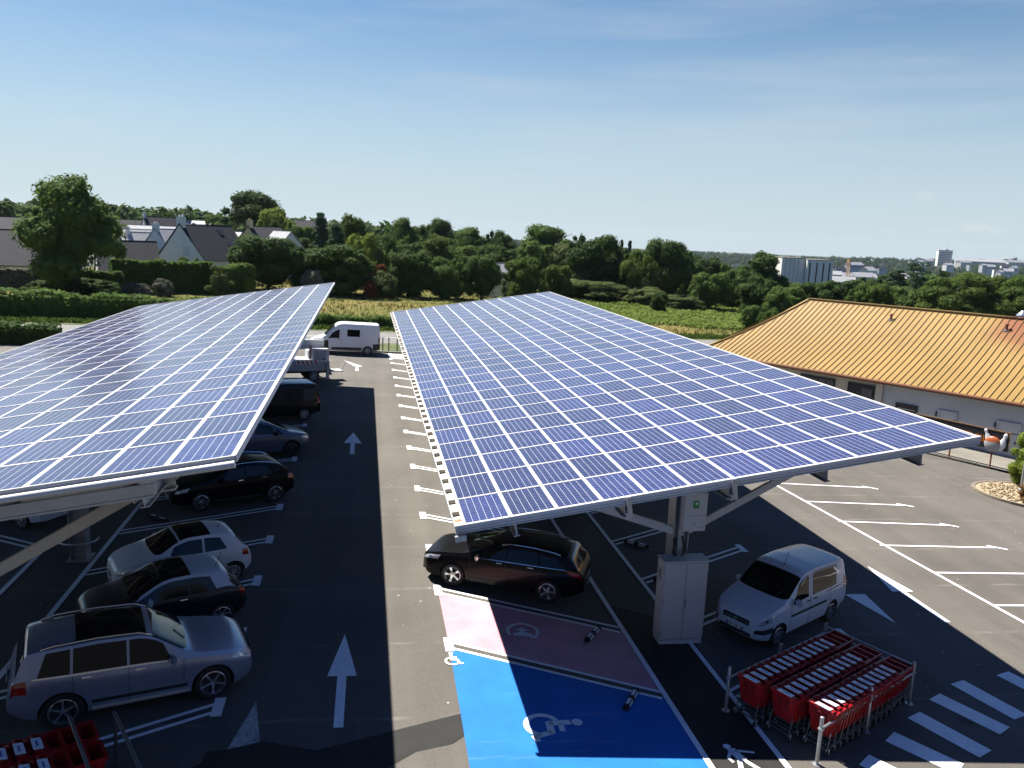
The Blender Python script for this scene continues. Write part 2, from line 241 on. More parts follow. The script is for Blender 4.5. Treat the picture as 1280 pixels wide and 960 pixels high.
M = dict(
    asphalt=asphalt(), cells=panelmat(),
    tar=mat('fresh_asphalt', (.015, .014, .013), .85, vary=.3, vscale=1.5, bump=.35, bscale=90),
    road=mat('road_asphalt', (.15, .145, .135), .9, vary=.2, vscale=.4),
    white=mat('white_paint', (.82, .82, .81), .6, vary=.10, vscale=4.), worn=mat('worn_white_paint', (.30, .30, .29), .75, vary=.5, vscale=7, col2=(.5, .5, .48)),
    pink=None, blue=None,
    backsheet=mat('panel_backsheet', (.16, .16, .17), .7),  # greyed below true white, putting the canopy's underside shade into the colour
    alu=mat('white_aluminium', (.58, .57, .55), .4, .0, vary=.05), frame=mat('panel_frame', (.52, .52, .54), .35, .15),
    cream=mat('cream_steel', (.48, .45, .38), .55, vary=.12), galv=mat('galvanised_steel', (.42, .44, .46), .42, .7, vary=.15, vscale=8),
    rust=mat('rusty_gutter', (.30, .12, .05), .8, vary=.35, vscale=6, col2=(.5, .3, .16)), beige=mat('gutter_beige', (.58, .52, .40), .7, vary=.15),
    dkgalv=mat('dark_steel', (.10, .11, .12), .5, .5), cabinet=mat('cabinet_shell', (.56, .51, .48), .5, vary=.04),
    green=mat('green_label', (.03, .30, .06), .5), box=mat('inverter_shell', (.62, .60, .58), .5),
    glass=mat('car_glass', (.006, .007, .008), .03, spec=.4), rubber=mat('tyre_rubber', (.018, .018, .018), .85), blackp=mat('black_plastic', (.02, .02, .021), .55),
    alloy=mat('alloy_rim', (.55, .56, .58), .25, .8), alloyd=mat('dark_alloy', (.12, .12, .13), .3, .7), steelcap=mat('hub_cap', (.5, .51, .52), .35, .4),
    chrome=mat('chrome', (.75, .76, .78), .12, 1), lamp=mat('headlight_glass', (.62, .66, .70), .08, .3, coat=1), red=mat('tail_light', (.35, .006, .006), .12, coat=1), orange=mat('indicator', (.6, .2, .02), .2, coat=1),
    plate=mat('number_plate', (.75, .75, .72), .5), plateb=mat('plate_blue', (.02, .06, .35), .5),
    p_silver=paint('silver_paint', (.31, .36, .48), .55, .3), p_white=paint('white_car_paint', (.72, .73, .74)), p_black=mat('black_car_paint', (.005, .005, .006), .3, coat=.14, spec=.15),
    p_plum=paint('black_blue_paint', (.006, .006, .014)), p_grey=paint('blue_grey_paint', (.11, .14, .20), .5, .3), p_van=paint('white_van_paint', (.66, .69, .74)), p_roof=paint('pale_roof_paint', (.52, .55, .60)), p_vivid=mat('dark_van_paint', (.008, .008, .009), .35, coat=.25, spec=.2),
    seat=mat('red_seat', (.30, .03, .03), .7),
    trolley=mat('red_trolley_plastic', (.34, .008, .010), .38, vary=.1), trolleyd=mat('red_trolley_dark', (.10, .006, .008), .5), tag=mat('white_tag', (.74, .74, .76), .4), tagp=mat('tag_print', (.10, .14, .35), .5),
    roofm=None, wallw=mat('white_render', (.62, .61, .58), .85, vary=.06, vscale=.8), wallg=mat('grey_render', (.46, .47, .47), .85, vary=.10, vscale=.5), wallb=mat('beige_render', (.52, .47, .37), .85, vary=.1, vscale=.5),
    slate=mat('slate', (.022, .023, .031), .8, spec=.25, vary=.25, vscale=1.2), slatel=mat('pale_slate', (.30, .30, .31), .55, vary=.2, vscale=1.2), dark=mat('dark_opening', (.02, .02, .022), .4), pane=mat('window_pane', (.05, .06, .07), .08, spec=.7), shutter=mat('pale_shutter', (.5, .51, .52), .6),
    concrete=mat('pale_concrete', (.19, .175, .145), .9, vary=.18, vscale=.6), kerbd=mat('brown_kerb', (.18, .15, .11), .9, vary=.2), kerb=mat('kerb_stone', (.36, .34, .30), .9, vary=.15), wood=mat('bark', (.07, .052, .038), .9, vary=.3, vscale=6),
    chimbrick=mat('ochre_render', (.55, .42, .22), .85), hall=mat('pale_cladding', (.62, .60, .55), .7, vary=.04, vscale=.2), banner=mat('black_banner', (.012, .012, .013), .6), letter=mat('orange_letters', (.62, .20, .02), .6),
    pin=mat('bowling_pin_white', (.72, .72, .74), .35), ball=mat('orange_ball', (.38, .10, .03), .35), ballg=mat('grey_ball', (.35, .35, .37), .4),
    redw=mat('red_reflective', (.55, .03, .03), .4), steelgrey=mat('grey_truck_body', (.42, .44, .46), .45, vary=.1), terrac=mat('rust_pipe', (.22, .07, .03), .7, vary=.2), stone=mat('pale_gravel', (.28, .20, .11), .9, vary=.35, vscale=5, col2=(.46, .37, .24)),
    grass=mat('grass', (.050, .070, .016), .95, vary=.4, vscale=.5, col2=(.10, .12, .03), coords='Object'),
    yellowp=mat('green_yellow_cover', (.45, .55, .08), .6), redflower=mat('red_flowers', (.45, .07, .03), .7), craneo=mat('crane_orange', (.55, .25, .06), .5), tealb=mat('teal_cladding', (.10, .22, .25), .6),
)
def baypaint(name, col, pale, amt):
    m, n, l, p = nodes(name); t = n.new('ShaderNodeTexCoord'); o = t.outputs['Object']
    def nz(s, d=6, st=None):
        a = n.new('ShaderNodeTexNoise'); a.inputs['Scale'].default_value = s; a.inputs['Detail'].default_value = d; a.inputs['Roughness'].default_value = .7
        if st:
            mp_ = n.new('ShaderNodeMapping'); mp_.inputs['Scale'].default_value = st; mp_.inputs['Rotation'].default_value = (0, 0, rad(28)); l.new(o, mp_.inputs[0]); l.new(mp_.outputs[0], a.inputs['Vector'])
        else: l.new(o, a.inputs['Vector'])
        return a.outputs[0]
    def mr(src, a, b, c, d):
        q = n.new('ShaderNodeMapRange'); q.inputs[1].default_value = a; q.inputs[2].default_value = b; q.inputs[3].default_value = c; q.inputs[4].default_value = d; l.new(src, q.inputs[0]); return q.outputs[0]
    def mix(f, a, b):
        q = n.new('ShaderNodeMix'); q.data_type = 'RGBA'; l.new(f, q.inputs[0])
        if isinstance(a, tuple): q.inputs[6].default_value = (*a, 1)
        else: l.new(a, q.inputs[6])
        if isinstance(b, tuple): q.inputs[7].default_value = (*b, 1)
        else: l.new(b, q.inputs[7])
        return q.outputs[2]
    dark = tuple(v*.72 for v in col)
    c = mix(mr(nz(.7, 7), .35, .68, 0, 1), dark, col)                       # uneven coat
    c = mix(mr(nz(1.2, 6, (.25, 3.5, 1)), .60, .76, 0, amt), c, pale)       # scuffed streaks
    c = mix(mr(nz(55, 5), .60, .70, 0, .55), c, (.06, .055, .05))           # aggregate showing through
    c = mix(mr(nz(.9, 8, (2.6, .35, 1)), .64, .74, 0, .35), c, (.05, .05, .05))   # tyre marks
    l.new(c, p.inputs['Base Color']); p.inputs['Roughness'].default_value = .7; p.inputs['Specular IOR Level'].default_value = .3
    bp = n.new('ShaderNodeBump'); bp.inputs['Strength'].default_value = .35; bp.inputs['Distance'].default_value = .01; l.new(nz(90, 4), bp.inputs['Height']); l.new(bp.outputs[0], p.inputs['Normal'])
    return m
M['pink'] = baypaint('pink_paint', (.68, .34, .39), (.70, .50, .52), .5); M['blue'] = baypaint('blue_paint', (.010, .175, .54), (.22, .36, .52), .45)
LEAF = dict(
    brown=leafmat('dry_leaves', (.10, .06, .025), (.24, .15, .07)),
    dark=leafmat('dark_leaves', (0.032, 0.061, 0.017), (0.081, 0.132, 0.034)), mid=leafmat('mid_leaves', (0.049, 0.095, 0.020), (0.120, 0.177, 0.044)), fresh=leafmat('fresh_leaves', (.048, .088, .016), (.105, .150, .034)),
    yellow=leafmat('yellow_green_leaves', (0.123, 0.179, 0.028), (0.246, 0.293, 0.056)), olive=leafmat('olive_leaves', (0.057, 0.087, 0.026), (0.135, 0.166, 0.057)), conifer=leafmat('conifer_needles', (0.029, 0.061, 0.034), (0.061, 0.106, 0.051)),
    white=leafmat('pale_flowering_leaves', (0.043, 0.061, 0.027), (0.317, 0.305, 0.244)), red=leafmat('red_leaves', (0.085, 0.043, 0.018), (0.268, 0.085, 0.037)), grassm=leafmat('meadow_blades', (.085, .105, .026), (.155, .140, .046)), fern=leafmat('fern_fronds', (.066, .125, .022), (.150, .195, .042)),
    far=leafmat('far_wood_leaves', (0.024, 0.049, 0.027), (0.049, 0.076, 0.039)),
)

# ------------------------------------------------------------------ mesh helpers
class MB:
    def __init__(s): s.v = []; s.f = []; s.m = []; s.uv = {}
    def face(s, pts, m=0, uv=None):
        i = len(s.v); s.v += [tuple(p) for p in pts]; s.f.append(tuple(range(i, i+len(pts)))); s.m.append(m)
        if uv: s.uv[len(s.f)-1] = uv
        return s
    def mesh(s, vs, fs, m=0):
        i = len(s.v); s.v += [tuple(p) for p in vs]
        for f in fs: s.f.append(tuple(a+i for a in f)); s.m.append(m)
        return s
    def box(s, c, d, rz=0, m=0, mx=None):
        hx, hy, hz = d[0]/2, d[1]/2, d[2]/2
        P = [Vector((x, y, z)) for z in (-hz, hz) for (x, y) in ((-hx, -hy), (hx, -hy), (hx, hy), (-hx, hy))]
        A = mx if mx is not None else Matrix.Rotation(rz, 4, 'Z')
        P = [A @ p + Vector(c) for p in P]
        return s.mesh(P, [(3, 2, 1, 0), (4, 5, 6, 7), (0, 1, 5, 4), (1, 2, 6, 5), (2, 3, 7, 6), (3, 0, 4, 7)], m)
    def bar(s, a, b, w, h, m=0, up=Vector((0, 0, 1))):
        a, b = Vector(a), Vector(b); d = b-a; L = d.length; x = d.normalized(); y = up.cross(x)
        if y.length < 1e-4: y = Vector((0, 1, 0))
        y.normalize(); z = x.cross(y)
        A = Matrix((x, y, z)).transposed().to_4x4()
        return s.box((a+b)/2, (L, w, h), m=m, mx=A)
    def tube(s, pts, r, n=8, m=0, cap=True):
        pts = [Vector(p) for p in pts]; rs = r if isinstance(r, (list, tuple)) else [r]*len(pts); i0 = len(s.v)
        for i, p in enumerate(pts):
            d = (pts[min(i+1, len(pts)-1)] - pts[max(i-1, 0)]).normalized()
            u = d.cross(Vector((0, 0, 1)))
            if u.length < 1e-3: u = Vector((1, 0, 0))
            u.normalize(); w = d.cross(u)
            for k in range(n):
                a = 2*math.pi*k/n; s.v.append(tuple(p + rs[i]*(math.cos(a)*u + math.sin(a)*w)))
        for i in range(len(pts)-1):
            for k in range(n):
                a, b = i0+i*n+k, i0+i*n+(k+1) % n; s.f.append((a, b, b+n, a+n)); s.m.append(m)
        if cap:
            s.f.append(tuple(i0+k for k in range(n))[::-1]); s.m.append(m)
            s.f.append(tuple(i0+(len(pts)-1)*n+k for k in range(n))); s.m.append(m)
        return s
    def lathe(s, prof, c=(0, 0, 0), axis='Z', n=24, m=0):
        i0 = len(s.v); c = Vector(c)
        for (r, h) in prof:
            for k in range(n):
                a = 2*math.pi*k/n; x, y = r*math.cos(a), r*math.sin(a)
                p = Vector((x, y, h)) if axis == 'Z' else (Vector((x, h, y)) if axis == 'Y' else Vector((h, x, y)))
                s.v.append(tuple(c+p))
        for i in range(len(prof)-1):
            for k in range(n):
                a, b = i0+i*n+k, i0+i*n+(k+1) % n; s.f.append((a, b, b+n, a+n)); s.m.append(m)
        return s
    def prism(s, poly, z0, z1, m=0, tf=None):
        n = len(poly); tf = tf or (lambda p: p)
        lo = [tf(Vector((p[0], p[1], z0))) for p in poly]; hi = [tf(Vector((p[0], p[1], z1))) for p in poly]
        return s.mesh(lo+hi, [tuple(range(n))[::-1], tuple(range(n, 2*n))] + [(i, (i+1) % n, n+(i+1) % n, n+i) for i in range(n)], m)
    def obj(s, name, mats, parent=None, off=None, smooth=False, bevel=0, fix=True):
        me = bpy.data.meshes.new(name)
        vs = s.v if off is None else [(p[0]-off[0], p[1]-off[1], p[2]-off[2]) for p in s.v]
        me.from_pydata(vs, [], s.f)
        if not isinstance(mats, (list, tuple)): mats = [mats]
        for m_ in mats: me.materials.append(m_)
        if len(mats) > 1: me.polygons.foreach_set('material_index', s.m)
        if s.uv:
            ul = me.uv_layers.new(name='UVMap'); arr = np.zeros((len(me.loops), 2), dtype=np.float32)
            for fi, uv in s.uv.items():
                st = me.polygons[fi].loop_start
                for k, q in enumerate(uv): arr[st+k] = q
            ul.data.foreach_set('uv', arr.ravel())
        if bevel or (fix and not s.uv):
            bm = bmesh.new(); bm.from_mesh(me)
            if fix and not s.uv: bmesh.ops.recalc_face_normals(bm, faces=bm.faces)
            if bevel:
                es = [e for e in bm.edges if len(e.link_faces) == 2 and e.calc_face_angle(0) > .6]
                bmesh.ops.bevel(bm, geom=es, offset=bevel, segments=2, affect='EDGES', clamp_overlap=True)
            bm.to_mesh(me); bm.free()
        if smooth:
            me.polygons.foreach_set('use_smooth', [True]*len(me.polygons))
            ang = smooth if smooth is not True else .7
            bm = bmesh.new(); bm.from_mesh(me)
            for e in bm.edges:
                if len(e.link_faces) == 2 and e.calc_face_angle(0) > ang: e.smooth = False
            bm.to_mesh(me); bm.free()
        o = bpy.data.objects.new(name, me); COL.objects.link(o)
        if parent is not None: o.parent = parent
        return o
def tag(o, label=None, cat=None, group=None, kind=None):
    if label: o['label'] = label
    if cat: o['category'] = cat
    if group: o['group'] = group
    if kind: o['kind'] = kind
    return o
def thing(name, label, cat, loc=(0, 0, 0), rot=None, group=None):
    o = bpy.data.objects.new(name, None); COL.objects.link(o); o.empty_display_size = .3
    o.location = loc
    if rot is not None: o.rotation_euler = rot
    return tag(o, label, cat, group)
def struct(o): o['kind'] = 'structure'; return o
def dup(o, parent=None, loc=None, rot=None, scale=None):
    c = o.copy(); COL.objects.link(c)
    if parent is not None: c.parent = parent
    if loc is not None: c.location = loc
    if rot is not None: c.rotation_euler = rot
    if scale is not None: c.scale = scale
    for ch in list(o.children): dup(ch, c)
    return c
SLM = Matrix.Rotation(math.atan(SLOPE), 4, 'Y')
def lot_rot(yaw): return (SLM @ Matrix.Rotation(yaw, 4, 'Z')).to_euler()
ORD = ['first', 'second', 'third', 'fourth', 'fifth', 'sixth', 'seventh', 'eighth', 'ninth', 'tenth', 'eleventh', 'twelfth', 'thirteenth', 'fourteenth']
# ------------------------------------------------------------------ ground
def meadowmat():
    m, n, l, p = nodes('meadow_ground')
    t = n.new('ShaderNodeTexCoord'); o = t.outputs['Object']
    def nz(s, d=6):
        a = n.new('ShaderNodeTexNoise'); a.inputs['Scale'].default_value = s; a.inputs['Detail'].default_value = d; a.inputs['Roughness'].default_value = .65; l.new(o, a.inputs['Vector']); return a.outputs[0]
    r = n.new('ShaderNodeValToRGB'); e = r.color_ramp.elements
    e[0].position = .36; e[0].color = (.085, .105, .024, 1); e[1].position = .60; e[1].color = (.185, .142, .048, 1)
    k = e.new(.5); k.color = (.135, .128, .035, 1)
    l.new(nz(.035, 7), r.inputs[0])
    f = n.new('ShaderNodeMix'); f.data_type = 'RGBA'; f.blend_type = 'MULTIPLY'; f.inputs[0].default_value = 1
    mr = n.new('ShaderNodeMapRange'); mr.inputs[1].default_value = .3; mr.inputs[2].default_value = .7; mr.inputs[3].default_value = .55; mr.inputs[4].default_value = 1.35; l.new(nz(1.4, 8), mr.inputs[0])
    l.new(r.outputs[0], f.inputs[6]); l.new(mr.outputs[0], f.inputs[7]); l.new(f.outputs[2], p.inputs['Base Color']); p.inputs['Roughness'].default_value = .95; p.inputs['Specular IOR Level'].default_value = .1
    b = n.new('ShaderNodeBump'); b.inputs['Strength'].default_value = .9; b.inputs['Distance'].default_value = .3; l.new(nz(3, 8), b.inputs['Height']); l.new(b.outputs[0], p.inputs['Normal'])
    return m
M['meadow'] = meadowmat()
def groundmat():
    m = mat('rough_ground', (.026, .040, .016), .95, vary=.5, vscale=.02, col2=(.050, .062, .028)); return m
g = MB(); radii = [0]+[4*1.105**i for i in range(78)]; NA = 120
vs = [(0, 0, T(0, 0)-.06)]
for r in radii[1:]:
    for k in range(NA):
        a = 2*math.pi*k/NA; x, y = r*math.sin(a), r*math.cos(a); vs.append((x, y, T(x, y)-.06))
fs = [(0, 1+(k+1) % NA, 1+k) for k in range(NA)]
for i in range(len(radii)-2):
    for k in range(NA):
        a, b = 1+i*NA+k, 1+i*NA+(k+1) % NA; fs.append((a, b, b+NA, a+NA))
g.mesh(vs, fs); struct(g.obj('ground', groundmat(), smooth=True))

LAY = .004
def drape(mb, poly, layer, m=0):
    mb.face([(p[0], p[1], gz(p[0])+layer*LAY) for p in poly], m)
def strip(mb, a, b, w, layer=2, m=0):
    d = Vector((b[0]-a[0], b[1]-a[1])); nn = Vector((-d.y, d.x)).normalized()*w/2
    drape(mb, [(a[0]-nn.x, a[1]-nn.y), (b[0]-nn.x, b[1]-nn.y), (b[0]+nn.x, b[1]+nn.y), (a[0]+nn.x, a[1]+nn.y)], layer, m)
mk = MB(); drape(mk, [(-60, 3), (34.2, 3), (34.2, 33.2), (26.2, 47.2), (24, 67), (-60, 67)], 0)
struct(mk.obj('car_park', M['asphalt'], fix=False))
# newer, darker asphalt patches
mk = MB()
for pts in ([(240, 960), (282, 938), (330, 927), (395, 938), (486, 915), (576, 892), (584, 918), (566, 930), (520, 940), (485, 960)],):
    drape(mk, [gp(*p) for p in pts], 1)
drape(mk, [(6.75, 12.2), (8.5, 12.2), (8.6, 19.2), (6.9, 20.4)], 1)
struct(mk.obj('asphalt_patch', M['tar'], fix=False))
# coloured bays
S1 = -.54
def bayline(y0, x): return y0 + S1*(x-2.13)
mk = MB(); drape(mk, [(2.13, 18.3), (2.13, 21.36), (6.86, bayline(21.36, 6.86)), (6.86, bayline(18.3, 6.86))], 2)
struct(mk.obj('pink_bay', M['pink'], fix=False))
mk = MB(); drape(mk, [(2.0, 10), (2.13, 18.3), (6.86, bayline(18.3, 6.86)), (6.86, 10)], 2)
strip(mk, (2.2, bayline(18.3, 2.2)), (6.8, bayline(18.3, 6.8)), .17, 3, 1); strip(mk, (2.2, bayline(21.4, 2.2)), (6.8, bayline(21.4, 6.8)), .17, 3, 1)
struct(mk.obj('blue_bay', [M['blue'], M['asphalt']], fix=False))
# bay lines: paired lines with T ends
mk = MB(); PITCH_Y = 3.1
def pair(xa, ya, xb, yb, tick=True, layer=3):
    d = Vector((xb-xa, yb-ya)).normalized(); nn = Vector((-d.y, d.x))*.13
    strip(mk, (xa+nn.x, ya+nn.y), (xb+nn.x, yb+nn.y), .10, layer); strip(mk, (xa-nn.x, ya-nn.y), (xb-nn.x, yb-nn.y), .10, layer)
    if tick: strip(mk, (xa, ya-.34), (xa, ya+.34), .22, layer+1)
for k in range(0, 15): pair(2.13, 18.3+PITCH_Y*k, 6.8, bayline(18.3+PITCH_Y*k, 6.8))
for k in range(0, 16):
    if k > 11: break
    y = 15.9+PITCH_Y*k
    pair(-2.93, y, -7.6, y-.55*4.67)
    pair(-14.0, y-.8+.55*4.7, -9.3, y-.8)
for k in range(0, 14):
    y = 24.6+PITCH_Y*(k-2)
    pair(13.08, y, 8.5, y-.58*4.6)
for x, y0, y1 in ((6.86, 10, 62), (8.45, 10, 62), (-7.62, 10, 60), (-9.25, 10, 60), ): strip(mk, (x, y0), (x, y1), .13, 5)
# right hand rows
strip(mk, (18.35, 33.6), (19.45, 17.5), .13, 3)
for (a, b) in (((965, 604), (1088, 610)), ((1005, 627), (1132, 632)), ((1048, 652), (1187, 657)), ((1100, 682), (1247, 685))):
    A, B = gp(*a), gp(*b); strip(mk, A, B, .11, 4); strip(mk, (B.x-.30, B.y+.20), (B.x+.26, B.y-.20), .12, 5)
for ya, yb in ((22.5, 22.35), (20.05, 19.9), (17.6, 17.4)):
    strip(mk, (19.05+(22.5-ya)*.08, ya), (23.8, yb), .11, 4)
# hatched end bay by the verge
for k in range(4): strip(mk, (2.2, 66.3-.75*k), (6.8, 66.0-.75*k), .28, 4)
strip(mk, (2.1, 66.6), (2.1, 63.4), .25, 5)
struct(mk.obj('bay_lines', M['white'], fix=False))
# arrows
def arrow(name, base, neck, tip, hw, sw=.2, m='white', shaft=True):
    mk = MB(); base, neck, tip = Vector(base), Vector(neck), Vector(tip); d = (tip-base).normalized(); nn = Vector((-d.y, d.x))
    if shaft: drape(mk, [base-nn*sw/2, neck-nn*sw/2, neck+nn*sw/2, base+nn*sw/2], 3)
    drape(mk, [neck-nn*hw, tip, neck+nn*hw], 4)
    return struct(mk.obj(name, M[m], fix=False))
arrow('lane_arrow', (-.46, 15.03), (-.44, 16.96), (-.42, 18.9), .33)
arrow('lane_arrow', (-.50, 35.5), (-.50, 37.4), (-.49, 39.5), .42)
mk = MB(); strip(mk, (-.51, 57.5), (-.51, 59.6), .22, 3); drape(mk, [(-.1, 59.5), (-.75, 59.5), (-1.5, 61.9), ], 4)
struct(mk.obj('turn_arrow', M['white'], fix=False))
mk = MB(); drape(mk, [(-2.56, 14.3), (-1.88, 14.3), (-2.19, 16.06)], 3); struct(mk.obj('faded_arrow', M['worn'], fix=False))
mk = MB(); drape(mk, [(-2.9, 14.40), (-2.55, 14.44), (-1.87, 14.67), (-1.6, 14.5), (-1.6, 13.8), (-2.9, 13.8)], 5); struct(mk.obj('asphalt_seam_patch', M['tar'], fix=False))
arrow('lane_arrow', (16.84, 19.03), (16.85, 21.06), (16.95, 23.05), .37)
arrow('lane_arrow', (15.06, 22.9), (15.06, 20.9), (15.12, 18.98), .35, shaft=False)
# zebra crossing
mk = MB()
for (a, c) in (((1080, 950), (1132, 976)), ((1112, 921), (1200, 962)), ((1142, 894), (1232, 943)), ((1168, 871), (1256, 914)), ((1196, 853), (1276, 897)), ((1253, 842), (1312, 872)), ((1312, 832), (1360, 852))):
    strip(mk, gp(*a), gp(*c), .52, 3)
struct(mk.obj('zebra_crossing', M['white'], fix=False))
# pictograms, drawn in a unit frame (u right, v up) and laid on the ground
def lay(mb, polys, o, up, size, layer):
    up = Vector(up).normalized(); rt = Vector((up.y, -up.x))
    for poly in polys:
        drape(mb, [(o[0]+size*(rt.x*u+up.x*v), o[1]+size*(rt.y*u+up.y*v)) for (u, v) in poly], layer)
def seg(a, b, w):
    d = Vector((b[0]-a[0], b[1]-a[1])).normalized(); n_ = Vector((-d.y, d.x))*w/2
    return [(a[0]-n_.x, a[1]-n_.y), (b[0]-n_.x, b[1]-n_.y), (b[0]+n_.x, b[1]+n_.y), (a[0]+n_.x, a[1]+n_.y)]
def disc(c, r, n=20): return [(c[0]+r*math.cos(2*math.pi*k/n), c[1]+r*math.sin(2*math.pi*k/n)) for k in range(n)]
def arc(c, r, w, a0, a1, n=22):
    out = []
    for k in range(n):
        t0, t1 = rad(a0+(a1-a0)*k/n), rad(a0+(a1-a0)*(k+1)/n)
        out.append([(c[0]+q*math.cos(t), c[1]+q*math.sin(t)) for q, t in ((r-w/2, t0), (r+w/2, t0), (r+w/2, t1), (r-w/2, t1))])
    return out
WHEEL = [disc((-.08, .92), .10), seg((-.08, .80), (-.05, .42), .14), seg((-.10, .42), (.24, .42), .13), seg((-.06, .62), (.18, .62), .10), seg((.20, .44), (.34, .10), .12), seg((.30, .10), (.46, .16), .10)] + arc((.0, .30), .29, .10, 118, 350)
mk = MB(); lay(mk, WHEEL, (3.40, 14.86), (1, -.06), 1.22, 4); struct(mk.obj('wheelchair_pictogram', M['white'], fix=False))
mk = MB(); lay(mk, WHEEL, (2.12, 17.33), (.1, 1), .56, 5); struct(mk.obj('wheelchair_pictogram', M['white'], fix=False))
EV = arc((0, .5), .46, .09, -60, 215) + [seg((-.30, .28), (.28, .28), .16), seg((-.18, .38), (.14, .38), .12), seg((-.02, .42), (-.02, .70), .09), seg((-.16, .58), (.14, .58), .09), disc((.36, .14), .07)]
mk = MB(); lay(mk, EV, (4.07, 18.48), (.12, 1), .86, 4); struct(mk.obj('charging_pictogram', M['white'], fix=False))
PED = [disc((-.10, .93), .085), seg((-.06, .84), (.02, .46), .20), seg((-.04, .50), (-.24, .02), .10), seg((.02, .50), (.28, .02), .10), seg((-.08, .80), (-.26, .56), .07), seg((0, .78), (.40, .66), .07), seg((-.26, .57), (-.22, .42), .06)]
mk = MB(); lay(mk, PED, (7.62, 12.95), (-.05, 1), .98, 4); struct(mk.obj('pedestrian_pictogram', M['white'], fix=False))

# kerb, verge and road beyond the lot
def roady(x): return 75.2 + .24*(x+4) if x > -40 else 66.6 + .12*(x+40)
def band(name, f0, f1, x0, x1, dz, m, nx=60, ny=3, bump=0):
    b = MB(); vs = []; fs = []
    for i in range(nx+1):
        x = x0+(x1-x0)*i/nx
        for j in range(ny+1):
            y = f0(x)+(f1(x)-f0(x))*j/ny; vs.append((x, y, T(x, y)+dz+(bump*mnoise.noise(Vector((x*.25, y*.25, 0))) if bump else 0)))
    for i in range(nx):
        for j in range(ny): a = i*(ny+1)+j; fs.append((a, a+ny+1, a+ny+2, a+1))
    b.mesh(vs, fs); return struct(b.obj(name, m, smooth=True))
band('verge', lambda x: 67.15 if x < 24 else 60, lambda x: roady(x)-4, -90, 110, .01, M['grass'], 80, 6, .05)
band('road', lambda x: roady(x)-4, lambda x: roady(x)+4.1, -120, 140, .02, M['road'], 90, 2)
rl = MB()
for i in range(46):
    x = -70+i*4.0
    rl.face([(x, roady(x)+.0, T(x, roady(x))+.03), (x+1.6, roady(x+1.6), T(x+1.6, roady(x+1.6))+.03), (x+1.6, roady(x+1.6)+.12, T(x+1.6, roady(x+1.6)+.1)+.03), (x, roady(x)+.12, T(x, roady(x))+.03)])
struct(rl.obj('road_markings', M['white'], fix=False))
band('far_verge', lambda x: roady(x)+4.1, lambda x: roady(x)+6.3, -120, 140, .03, M['grass'], 90, 2, .03)
k = MB(); n_ = 42
for i in range(n_):
    xa, xb = -60+84*i/n_, -60+84*(i+1)/n_-.012
    k.mesh([(x, y, gz(x)+z) for x in (xa, xb) for (y, z) in ((67, -.05), (67, .13), (67.15, .13), (67.15, -.05))], [(0, 1, 5, 4), (1, 2, 6, 5), (2, 3, 7, 6), (0, 3, 2, 1), (4, 5, 6, 7)])
struct(k.obj('kerb', M['kerb']))
mb = band('meadow', lambda x: roady(x)+6.2, lambda x: 150 if x < 20 else 175, -70, 130, .1, M['meadow'], 100, 40, .35)
# tall grass: blades in clumps over the meadow, one uncountable mass
def scatter_blades(name, fn, count, hmin, hmax, w, m, seed, dz=0):
    r = random.Random(seed); vs = []; fs = []
    for _ in range(count):
        q = fn(r)
        if q is None: continue
        x, y = q; z = T(x, y)+dz; h = r.uniform(hmin, hmax)
        for _b in range(3):
            a = r.uniform(0, 6.28); dx, dy = math.cos(a), math.sin(a); lx, ly = r.uniform(-.4, .4)*h, r.uniform(-.4, .4)*h
            i = len(vs); ox, oy = x+r.uniform(-.2, .2), y+r.uniform(-.2, .2)
            vs += [(ox-dx*w, oy-dy*w, z-.1), (ox+dx*w, oy+dy*w, z-.1), (ox+lx+dx*w*.5, oy+ly+dy*w*.5, z+h), (ox+lx-dx*w*.4, oy+ly-dy*w*.4, z+h*.9)]
            fs.append((i, i+1, i+2, i+3))
    b = MB(); b.mesh(vs, fs); o = b.obj(name, m, fix=False); o['kind'] = 'stuff'; return o
def meadow_pt(r):
    x = r.uniform(-25, 95); y = r.uniform(roady(x)+6.6, 165)
    return (x, y)
scatter_blades('meadow_grass', meadow_pt, 13000, .15, .40, .05, LEAF['grassm'], 3, .1)
def fern_pt(r):
    x = r.uniform(22, 92); t = r.random(); y = (104 - (x-40)*.12) + t*52
    return (x, y)
fern_args = (fern_pt, 30000)
def verge_pt(r):
    x = r.uniform(-45, 60); y = roady(x)+r.uniform(5.0, 7.5); return (x, y)
scatter_blades('verge_grass', verge_pt, 6000, .15, .4, .06, LEAF['fresh'], 5, .1)
# ------------------------------------------------------------------ solar canopies
CPT, RPT, TILT = 1.02, 1.6165, .1527
def panel_mesh():
    b = MB(); w, l, t, fr = .985, 1.592, .04, .025
    # frame ring
    b.mesh([(0, 0, 0), (w, 0, 0), (w, l, 0), (0, l, 0), (0, 0, -t), (w, 0, -t), (w, l, -t), (0, l, -t),
            (fr, fr, 0), (w-fr, fr, 0), (w-fr, l-fr, 0), (fr, l-fr, 0)],
           [(0, 1, 9, 8), (1, 2, 10, 9), (2, 3, 11, 10), (3, 0, 8, 11), (4, 5, 1, 0), (5, 6, 2, 1), (6, 7, 3, 2), (7, 4, 0, 3)], 1)
    b.mesh([(0, 0, -t), (w, 0, -t), (w, l, -t), (0, l, -t)], [(3, 2, 1, 0)], 2)
    b.mesh([(fr, fr, -.002), (w-fr, fr, -.002), (w-fr, l-fr, -.002), (fr, l-fr, -.002)], [(0, 1, 2, 3)], 0)
    return b
def panel_cells_uv(b, fi):
    b.uv[fi] = [(0, 0), (1, 0), (1, 1), (0, 1)]
PB = panel_mesh(); panel_cells_uv(PB, len(PB.f)-1)
